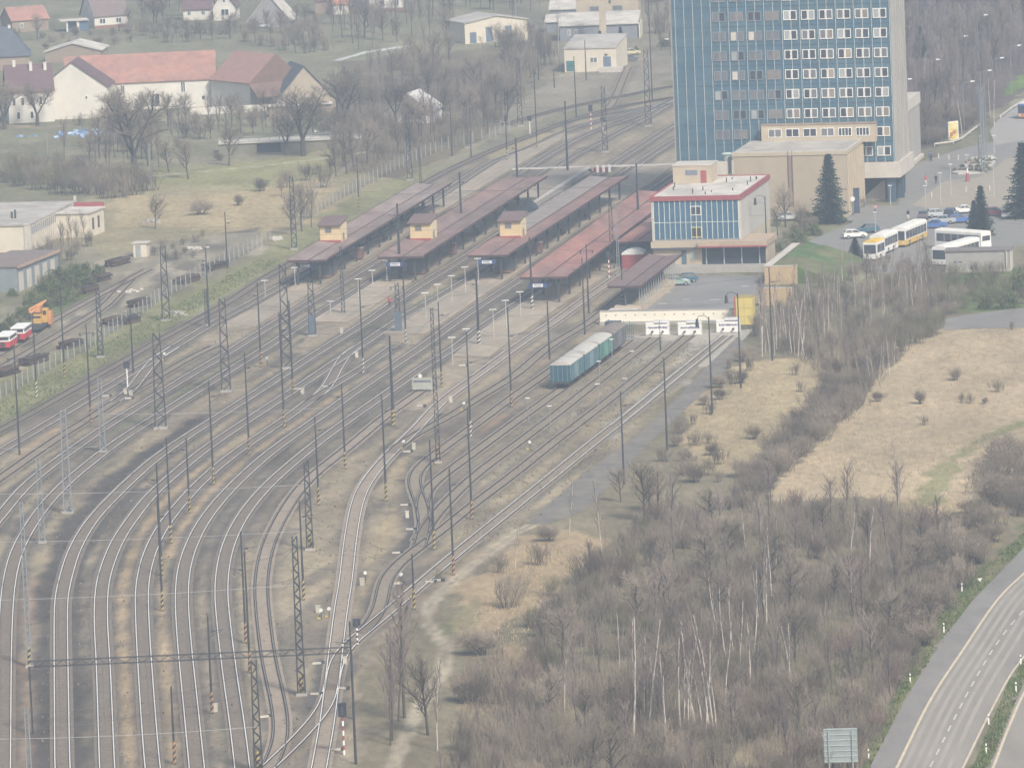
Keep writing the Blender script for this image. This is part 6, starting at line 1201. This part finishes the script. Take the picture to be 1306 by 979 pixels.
# thicket beside the motorway
core = [(690,800),(740,730),(800,700),(830,640),(900,655),(985,640),(1090,650),(1180,660),(1200,690),(1265,690),(1215,765),(1170,830),(1120,930),(1095,1000),(740,1010),(690,930),(640,900)]
mass(core, 235, 17.5, 3, ['shrub', 'shrub', 'shrub', 'slimtree', 'slimtree', 'olive', 'rust', 'tree'], {'shrub': (2.8, 4.6), 'slimtree': (5, 8), 'olive': (2.5, 4), 'rust': (2.5, 4), 'tree': (4.5, 7)}, {'shrub': 'bare grey brown shrub in the dense thicket beside the motorway', 'slimtree': 'bare thin tree standing in the thicket beside the motorway', 'olive': 'olive tinted bare shrub in the thicket beside the motorway', 'rust': 'reddish bare shrub in the thicket beside the motorway', 'tree': 'bare branching tree in the thicket beside the motorway'}, 'thicket beside the motorway', wide=1.15)
mass([(1180,700),(1215,650),(1290,640),(1290,690),(1225,755),(1175,830),(1130,900),(1110,890),(1150,800)], 34, 17, 5, ['bush', 'shrub'], (2.2, 3.6), 'dense dark shrub lining the upper motorway verge', 'dark shrubs on the motorway verge', wide=1.3)
mass([(1250,640),(1275,590),(1320,570),(1320,660),(1285,655)], 14, 15, 6, ['shrub', 'bush'], (3.5, 5), 'dark dense shrub clump at the right picture edge', 'dark clump at the right edge', wide=1.3)
mass([(580,960),(590,890),(640,880),(690,940),(740,1000),(560,1010)], 16, 26, 7, ['shrub', 'slimtree'], (2.5, 5), 'thin bare shrub in the sparse grass below the crossing', 'sparse shrubs below the crossing')
for px, py, h, k, w in [(650,775,4.2,'shrub',1.1),(615,835,3.6,'bush',1.3),(597,895,3.4,'bush',1.4),(690,720,3.2,'shrub',1),(750,745,4,'shrub',1.2),(705,760,3,'olive',1),(640,730,2.6,'shrub',1),(560,740,1.6,'olive',1.1),(700,690,2.6,'bush',1.2),(680,800,3,'olive',1.2)]:
    auto(plant(k, px, py, h, None, 'shrubs in the sparse grass', False, w), 'round dark bare shrub in sandy grass', 'shrub', px, py, 'shrubs in the sparse grass')
for px, py, h, k in [(500,944,11,'slimtree'),(546,937,9.5,'tree'),(516,915,15,'slimtree'),(498,950,8,'slimtree'),(508,920,10,'slimtree'),(822,665,8,'tree'),(840,655,6.5,'tree'),(792,640,5,'tree')]:
    auto(plant(k, px, py, h, None), 'bare dark trunked tree with fine twigs', 'tree', px, py, 'single bare trees near the tracks')
# birches with white stems
for px, py, h in [(558,957,10),(768,709,9.5),(726,682,7),(657,725,6),(811,913,12),(808,940,14),(828,925,13),(823,920,10),(848,955,11),(851,960,9),(872,935,13),(868,940,12),(880,930,11),(885,925,13),(890,935,12),(897,930,10),(905,935,13),(910,930,14),(878,938,9),(900,938,11),(914,930,9),(790,865,8),(720,912,8),(835,905,7),(930,860,11),(938,850,10),(945,860,9),(953,730,7.5),(978,800,9),(968,810,8),(974,790,12),(984,760,10),(962,830,10),(1109,734,9.5),(1085,712,7),(1145,660,7),(1145,610,5),(890,684,4.5),(895,684,4),(990,720,6),(918,830,9),(910,820,8),(1005,880,8),(1012,890,9),(925,900,10),(957,880,9)]:
    auto(plant('birch', px, py, h, None, 'white stemmed birches in the thicket'), 'slender birch with pale stem', 'tree', px, py, 'white stemmed birches in the thicket')
for x, y in scatter([(965,452),(1025,455),(1060,430),(1200,398),(1200,350),(1100,345),(1010,375),(965,390)], 62, 9, 31):
    auto(plant('birch', x, y, rv.uniform(4.5, 8), None, 'birches between car park and field'), 'slender birch with pale stem', 'tree', x, y, 'birches between car park and field')
for px, py in [(1018,455),(1014,453),(1010,450),(1022,452),(1026,455),(990,445),(982,450),(972,455),(1104,490),(1110,492),(1116,488),(1122,485),(1128,482),(1135,478),(1098,494),(1142,470)]:
    auto(plant('birch', px, py, rv.uniform(8, 11) if px < 1030 else rv.uniform(5, 7), None, 'birches between car park and field'), 'slender birch with pale stem', 'tree', px, py, 'birches between car park and field')
mass([(962,440),(1030,460),(1060,470),(1100,500),(1200,420),(1215,400),(1210,352),(1110,350),(1000,380),(962,400)], 75, 13, 33, ['slimtree', 'shrub', 'shrub'], {'slimtree': (4, 6.5), 'shrub': (2.2, 3.4)}, {'slimtree': 'thin bare tree in the belt between the buses and the dry field', 'shrub': 'bare shrub in the belt between the buses and the dry field'}, 'belt between buses and field')
mass([(1060,490),(1120,475),(1100,520),(1050,560),(1000,605),(960,650),(925,650),(970,600),(1010,550)], 64, 9.5, 34, ['shrub', 'shrub', 'bush'], (2.2, 3.6), 'dark brown shrub in the diagonal hedge along the dry field', 'diagonal hedge along the dry field', wide=1.2)
mass([(1130,430),(1205,402),(1205,420),(1150,450)], 8, 14, 35, ['olive'], (2.6, 3.6), 'olive budding shrub at the corner of the dry field', 'olive shrubs at the field corner', wide=1.3)
mass([(1190,350),(1310,345),(1310,392),(1215,400),(1195,385)], 32, 14, 36, ['leafy', 'olive', 'olive', 'shrub', 'shrub'], (2.2, 3.4), 'greenish shrub below the concrete hut', 'greenish shrubs below the hut', wide=1.1)
mass([(890,545),(940,500),(965,460),(950,445),(905,500),(870,540),(840,600),(880,620),(960,620)], 22, 20, 37, ['shrub', 'bush'], (1.8, 3.0), 'low bare shrub between gravel patch and dry grass', 'low shrubs beside the gravel patch')
for px, py, h in [(1219,485,1.9),(1238,514,1.6),(1226,514,1.6),(1174,515,1.9),(1273,500,1.8),(1015,478,2.0),(1063,480,3),(1022,500,2),(1180,542,1.4),(1256,515,1.0),(1120,512,1.6),(962,560,1.8),(935,490,2.2),(1290,420,1.5)]:
    auto(plant(rv.choice(['bush', 'shrub']), px, py, h * 1.15, None, 'single shrubs on the dry field', False, .95), 'small dark shrub', 'shrub', px, py, 'single shrubs on the dry field')
# station forecourt greenery
plant('conifer', 1059, 285, 12.0, 'tall blue green spruce in front of the tan hall'); plant('conifer', 1252, 302, 8.6, 'dark spruce in front of the parking row'); plant('conifer', 1306, 278, 13, 'large dark spruce at the right picture edge'); plant('conifer', 1243, 301, 6, 'smaller spruce touching the dark spruce'); plant('conifer', 1174, 74, 7.2, 'dark spruce in the wood right of the tower'); plant('conifer', 1091, 330, 3.4, 'small dark pine beside the yellow roofed minibus', None, True, 1.7)
for px, py, h in [(1002,290,8),(1020,300,6.5),(992,300,6),(1030,270,6),(1012,310,4)]: auto(plant('tree', px, py, h, None, 'bare trees before the tan hall'), 'bare tree with fine twigs before the tan hall', 'tree', px, py, 'bare trees before the tan hall')
mass([(985,330),(1005,285),(1050,275),(1040,300),(1020,320)], 12, 12, 40, ['shrub', 'leafy', 'bush'], (1.6, 3), 'shrub on the slope between station building and spruce', 'shrubs on the green slope')
mass([(1216,221),(1255,221),(1270,206),(1240,204)], 26, 6, 41, ['leafy', 'bush'], (.9, 1.4), 'low dark shrub in the plaza planting bed', 'shrubs in the planting bed')
mass([(1090,345),(1130,335),(1190,340),(1190,352),(1090,356)], 12, 12, 42, ['shrub'], (1.8, 2.8), 'bare shrub along the edge of the bus stand', 'shrubs along the bus stand')
# wood right of the tower
mass([(1150,-30),(1320,-30),(1320,78),(1262,112),(1240,150),(1195,184),(1178,190),(1160,120)], 110, 12, 50, ['slimtree', 'slimtree', 'tree'], (7, 10.5), 'bare purple brown tree in the wood right of the tower', 'bare wood right of the tower')
mass([(1172,192),(1195,184),(1228,172),(1240,158),(1220,150),(1176,160)], 26, 7, 51, ['shrub', 'bush'], (3, 4.5), 'dark shrub behind the yellow billboard', 'shrubs behind the billboard', wide=1.3)
# belt behind the second fence and village trees
mass([(425,235),(455,215),(560,188),(645,164),(655,120),(640,70),(560,70),(470,100),(430,150)], 112, 13, 60, ['slimtree', 'tree', 'shrub'], {'slimtree': (7, 10.5), 'tree': (6, 9.5), 'shrub': (3.5, 5)}, {'slimtree': 'thin bare tree in the belt behind the second fence', 'tree': 'bare tree in the belt behind the second fence', 'shrub': 'bare shrub in the belt behind the second fence'}, 'belt behind the second fence', avoid=[[(575,120),(585,60),(720,50),(700,105),(640,112)]])
mass([(400,-20),(640,-20),(640,60),(540,50),(450,70),(420,40)], 56, 14, 61, ['tree', 'slimtree'], (7, 11), 'bare garden tree near the row of houses', 'bare trees near the row of houses', avoid=[[(400,-40),(525,-40),(525,30),(400,30)], [(435,90),(435,70),(530,50),(530,70)], [(580,100),(580,15),(705,15),(705,75)]])
mass([(165,40),(320,42),(400,30),(420,65),(380,70),(300,52),(200,56)], 44, 11, 62, ['shrub', 'tree'], {'shrub': (3.5, 5), 'tree': (5, 7)}, 'dark bare shrub in the hedge behind the barn roof', 'hedge behind the barn')
mass([(165,-10),(240,-20),(240,30),(180,36)], 18, 11, 63, ['tree'], (6, 9), 'bare orchard tree before the low white house wing', 'orchard trees in the village')
mass([(40,46),(120,44),(170,40),(170,55),(60,66)], 14, 14, 64, ['shrub', 'bush'], (1.8, 3), 'shrub in the gardens above the slate roof', 'garden shrubs above the slate roof')
mass([(640,60),(690,50),(700,85),(672,110),(652,140),(645,100)], 22, 12, 65, ['tree', 'shrub', 'slimtree'], (5, 9), 'bare tree between the belt and the works buildings', 'trees before the works buildings')
mass([(815,-10),(865,-10),(865,90),(830,70)], 16, 11, 66, ['slimtree', 'shrub'], (5, 8), 'bare tree between works building and tower', 'trees beside the tower')
mass([(575,-20),(690,-20),(700,10),(690,16),(640,12),(595,16)], 18, 14, 67, ['tree', 'slimtree'], (7, 10), 'tall bare tree above the white shed roof', 'trees above the white shed')
mass([(0,235),(30,215),(120,225),(190,235),(190,250),(130,255),(60,245)], 44, 12, 68, ['shrub', 'olive', 'shrub'], (3.5, 5.5), 'olive grey shrub in the hedge above the factory roof', 'hedge above the factory roof', wide=1.3)
mass([(190,160),(330,150),(430,165),(430,180),(330,172),(240,180)], 46, 12, 69, ['shrub', 'slimtree', 'tree'], {'shrub': (3.2, 5), 'slimtree': (5, 8), 'tree': (5, 8)}, 'bare shrub in the row below the barn', 'shrubs below the barn')
mass([(110,215),(150,175),(190,190),(215,215),(130,222)], 18, 13, 70, ['tree', 'slimtree'], (6, 10), 'bare tree among the trunks below the blue tarpaulin', 'trees below the tarpaulin')
mass([(95,150),(180,150),(190,190),(100,200)], 8, 18, 71, ['shrub'], (2, 3), 'bare shrub below the blue tarpaulin', 'shrubs below the tarpaulin')
for px, py, h, k in [(6,165,11,'oldtree'),(48,160,10,'oldtree'),(172,225,17.5,'oldtree'),(164,185,13,'oldtree'),(82,205,9,'slimtree'),(113,226,11,'slimtree'),(387,199,15,'oldtree'),(366,198,9,'oldtree'),(292,212,9,'tree'),(240,228,8.5,'tree'),(198,292,6.5,'tree'),(385,295,9,'tree'),(372,300,8,'tree'),(397,290,9.5,'slimtree'),(440,165,13,'oldtree'),(505,160,10,'oldtree'),(535,175,9,'oldtree'),(215,220,7,'tree'),(20,60,5,'tree'),(48,52,7,'tree'),(200,30,7,'oldtree'),(165,36,6,'tree'),(655,35,12,'slimtree'),(660,50,13,'birch'),(712,70,11,'birch'),(697,75,9,'birch'),(1228,178,12,'birch'),(1268,163,11,'birch'),(1263,150,9,'birch'),(1178,110,8,'birch')]:
    auto(plant(k, px, py, h, None, 'single trees in the village meadow'), {'oldtree': 'old spreading bare tree', 'tree': 'bare branching tree', 'slimtree': 'thin bare tree', 'birch': 'pale stemmed birch'}[k], 'tree', px, py, 'single trees in the village meadow')
for px, py, h, w, lab in [(256,274,3.4,1.45,'large round dark bush alone in the tan meadow'),(333,244,3.0,1.1,'dark bush right of the large round bush'),(305,262,2.4,1.0,'loose small bush between the two dark bushes'),(227,186,2,1,'low dark bush on the meadow edge'),(280,205,2,1.2,'low bush beside the culvert')]: plant('bush', px, py, h, lab, None, False, w)
for px, py, h in [(766,70,5.5),(792,62,5.0),(757,66,3.5)]: auto(plant('conifer', px, py, h, None, 'small firs at the works building'), 'small dark fir', 'tree', px, py, 'small firs at the works building')
plant('leafy', 811, 68, 1.8, 'yellowish budding shrub beside the works building'); plant('leafy', 848, 60, 2.6, 'yellow green budding shrub left of the tower edge')
mass([(35,395),(60,365),(100,345),(130,345),(125,365),(90,385),(60,400)], 24, 12, 72, ['leafy', 'leafy', 'olive'], (1.8, 3.0), 'budding green shrub in the hedge above the workyard track', 'green hedge above the workyard', wide=1.1)
mass([(0,425),(35,400),(50,405),(20,430)], 7, 12, 73, ['leafy', 'olive'], (1.6, 2.4), 'green shrub behind the red track cars', 'green shrubs behind the track cars')
mass([(45,330),(110,298),(120,310),(90,335),(50,352)], 22, 11, 74, ['shrub', 'slimtree'], {'shrub': (2.6, 4), 'slimtree': (4, 6)}, 'bare shrub against the ribbed factory wall', 'shrubs along the factory wall')
mass([(-5,365),(30,370),(60,360),(60,345),(30,350)], 8, 12, 75, ['shrub', 'bush'], (1.8, 2.8), 'bare shrub beside the workshop', 'shrubs beside the workshop')
plant('leafy', 16, 378, 1.6, 'yellow flowering shrub before the workshop doors')
mass([(190,318),(260,300),(250,330),(200,340)], 10, 14, 76, ['shrub', 'olive'], (1.4, 2.4), 'scrubby low shrub around the workyard scrap', 'low scrub in the workyard')
mass([(350,250),(370,225),(420,215),(430,240),(400,290)], 10, 14, 77, ['shrub', 'tree'], (2.5, 4.5), 'bare shrub beside the upper end of the first fence', 'shrubs at the first fence end')
# ground cover: dry grass tufts and low brush, uncountable
def tufts(name, polys, n, h, col, seed, w=.05, kind_label='dry grass'):
    r = np.random.RandomState(seed); V = []; 
    for poly, m in zip(polys, n):
        wp = W2(poly); a = np.array(wp); k = 0; acc = []
        while k < m:
            X_ = r.uniform(a[:, 0].min(), a[:, 0].max(), m * 3); Y_ = r.uniform(a[:, 1].min(), a[:, 1].max(), m * 3); msk = inside(wp, X_, Y_) & (vnoise(X_, Y_ * .4, 5, seed) > r.rand(m * 3) * .75)
            acc.append(np.c_[X_[msk], Y_[msk]]); k += msk.sum()
            if len(acc) > 40: break
        V.append(np.vstack(acc)[:m])
    B = np.vstack(V); n_ = len(B); hh = r.uniform(h[0], h[1], n_); an = r.uniform(0, math.pi, n_); c, s_ = np.cos(an) * w * r.uniform(.6, 2.2, n_), np.sin(an) * w * r.uniform(.6, 2.2, n_); lean = r.normal(0, .25, (n_, 2)) * hh[:, None]
    z0 = np.zeros(n_); v = np.stack([np.c_[B[:, 0] - c, B[:, 1] - s_, z0], np.c_[B[:, 0] + c, B[:, 1] + s_, z0], np.c_[B + lean, hh]], 1).reshape(-1, 3)
    o = link(name, np_mesh(name, v, np.arange(len(v)).reshape(-1, 3), [col])); tag(o, None, None, None, 'stuff'); return o
drym = mat('grass_dry', (.385, .31, .20), .95, var=.12, scale=.3); brushm = mat('brush_brown', (.21, .176, .137), .95, var=.3, scale=.3); greenm = mat('grass_green', (.125, .155, .06), .95, var=.3, scale=.4)
tufts('dry_grass', [[(1000,605),(1050,560),(1100,520),(1165,440),(1205,422),(1310,420),(1310,590),(1250,650),(1090,640)], [(865,555),(960,465),(1060,455),(1075,490),(980,595),(880,600)], [(600,800),(625,735),(665,700),(790,690),(700,830),(620,900)], [(135,252),(300,250),(430,222),(440,262),(330,300),(150,290)]], [5000, 2200, 3500, 1200], (.15, .45), drym, 3, .035)
tufts('low_brush', [[(1062,490),(1120,478),(1098,520),(1045,560),(995,607),(955,650),(928,650),(970,600),(1010,550)], core, [(580,1000),(590,860),(640,830),(700,900),(700,1000)], [(962,440),(1100,500),(1215,400),(1200,350),(1000,380)], [(1150,-20),(1310,-20),(1310,80),(1180,190)], [(430,230),(640,165),(640,70),(430,150)]], [9000, 60000, 5000, 12000, 8000, 10000], (.6, 2.4), brushm, 4, .022)
tufts('green_grass', [[(1100,985),(1140,880),(1190,795),(1235,740),(1306,680),(1306,697),(1240,764),(1150,896),(1110,980)], [(1240,980),(1287,869),(1306,842),(1306,868),(1262,980)], [(0,560),(0,510),(110,452),(330,332),(360,332),(110,478)]], [3500, 1500, 3500], (.12, .4), greenm, 5, .07)
tufts('yard_weeds', [[(0,600),(370,340),(550,235),(640,210),(560,500),(500,640),(440,980),(60,980)], [(560,720),(700,470),(930,430),(690,660)]], [5000, 3000], (.1, .35), mat('weed', (.19, .165, .10), .95, var=.4, scale=.3), 6, .08)
# ---------------------------------------------------------------- haze
hm_ = bpy.data.materials.new('haze'); hm_.use_nodes = True; hn = hm_.node_tree.nodes; hl = hm_.node_tree.links
for n_ in list(hn): 
    if n_.type != 'OUTPUT_MATERIAL': hn.remove(n_)
pv = hn.new('ShaderNodeVolumePrincipled'); pv.inputs['Color'].default_value = (.71, .835, .985, 1); pv.inputs['Density'].default_value = HAZE_DENSITY; pv.inputs['Anisotropy'].default_value = 0.1
hl.new(pv.outputs[0], [n_ for n_ in hn if n_.type == 'OUTPUT_MATERIAL'][0].inputs['Volume'])
hz = MB().box(-4200, 4200, -1200, 6300, -1.0, HC + 12).build('haze', hm_); tag(hz, kind='stuff')
finish_labels()
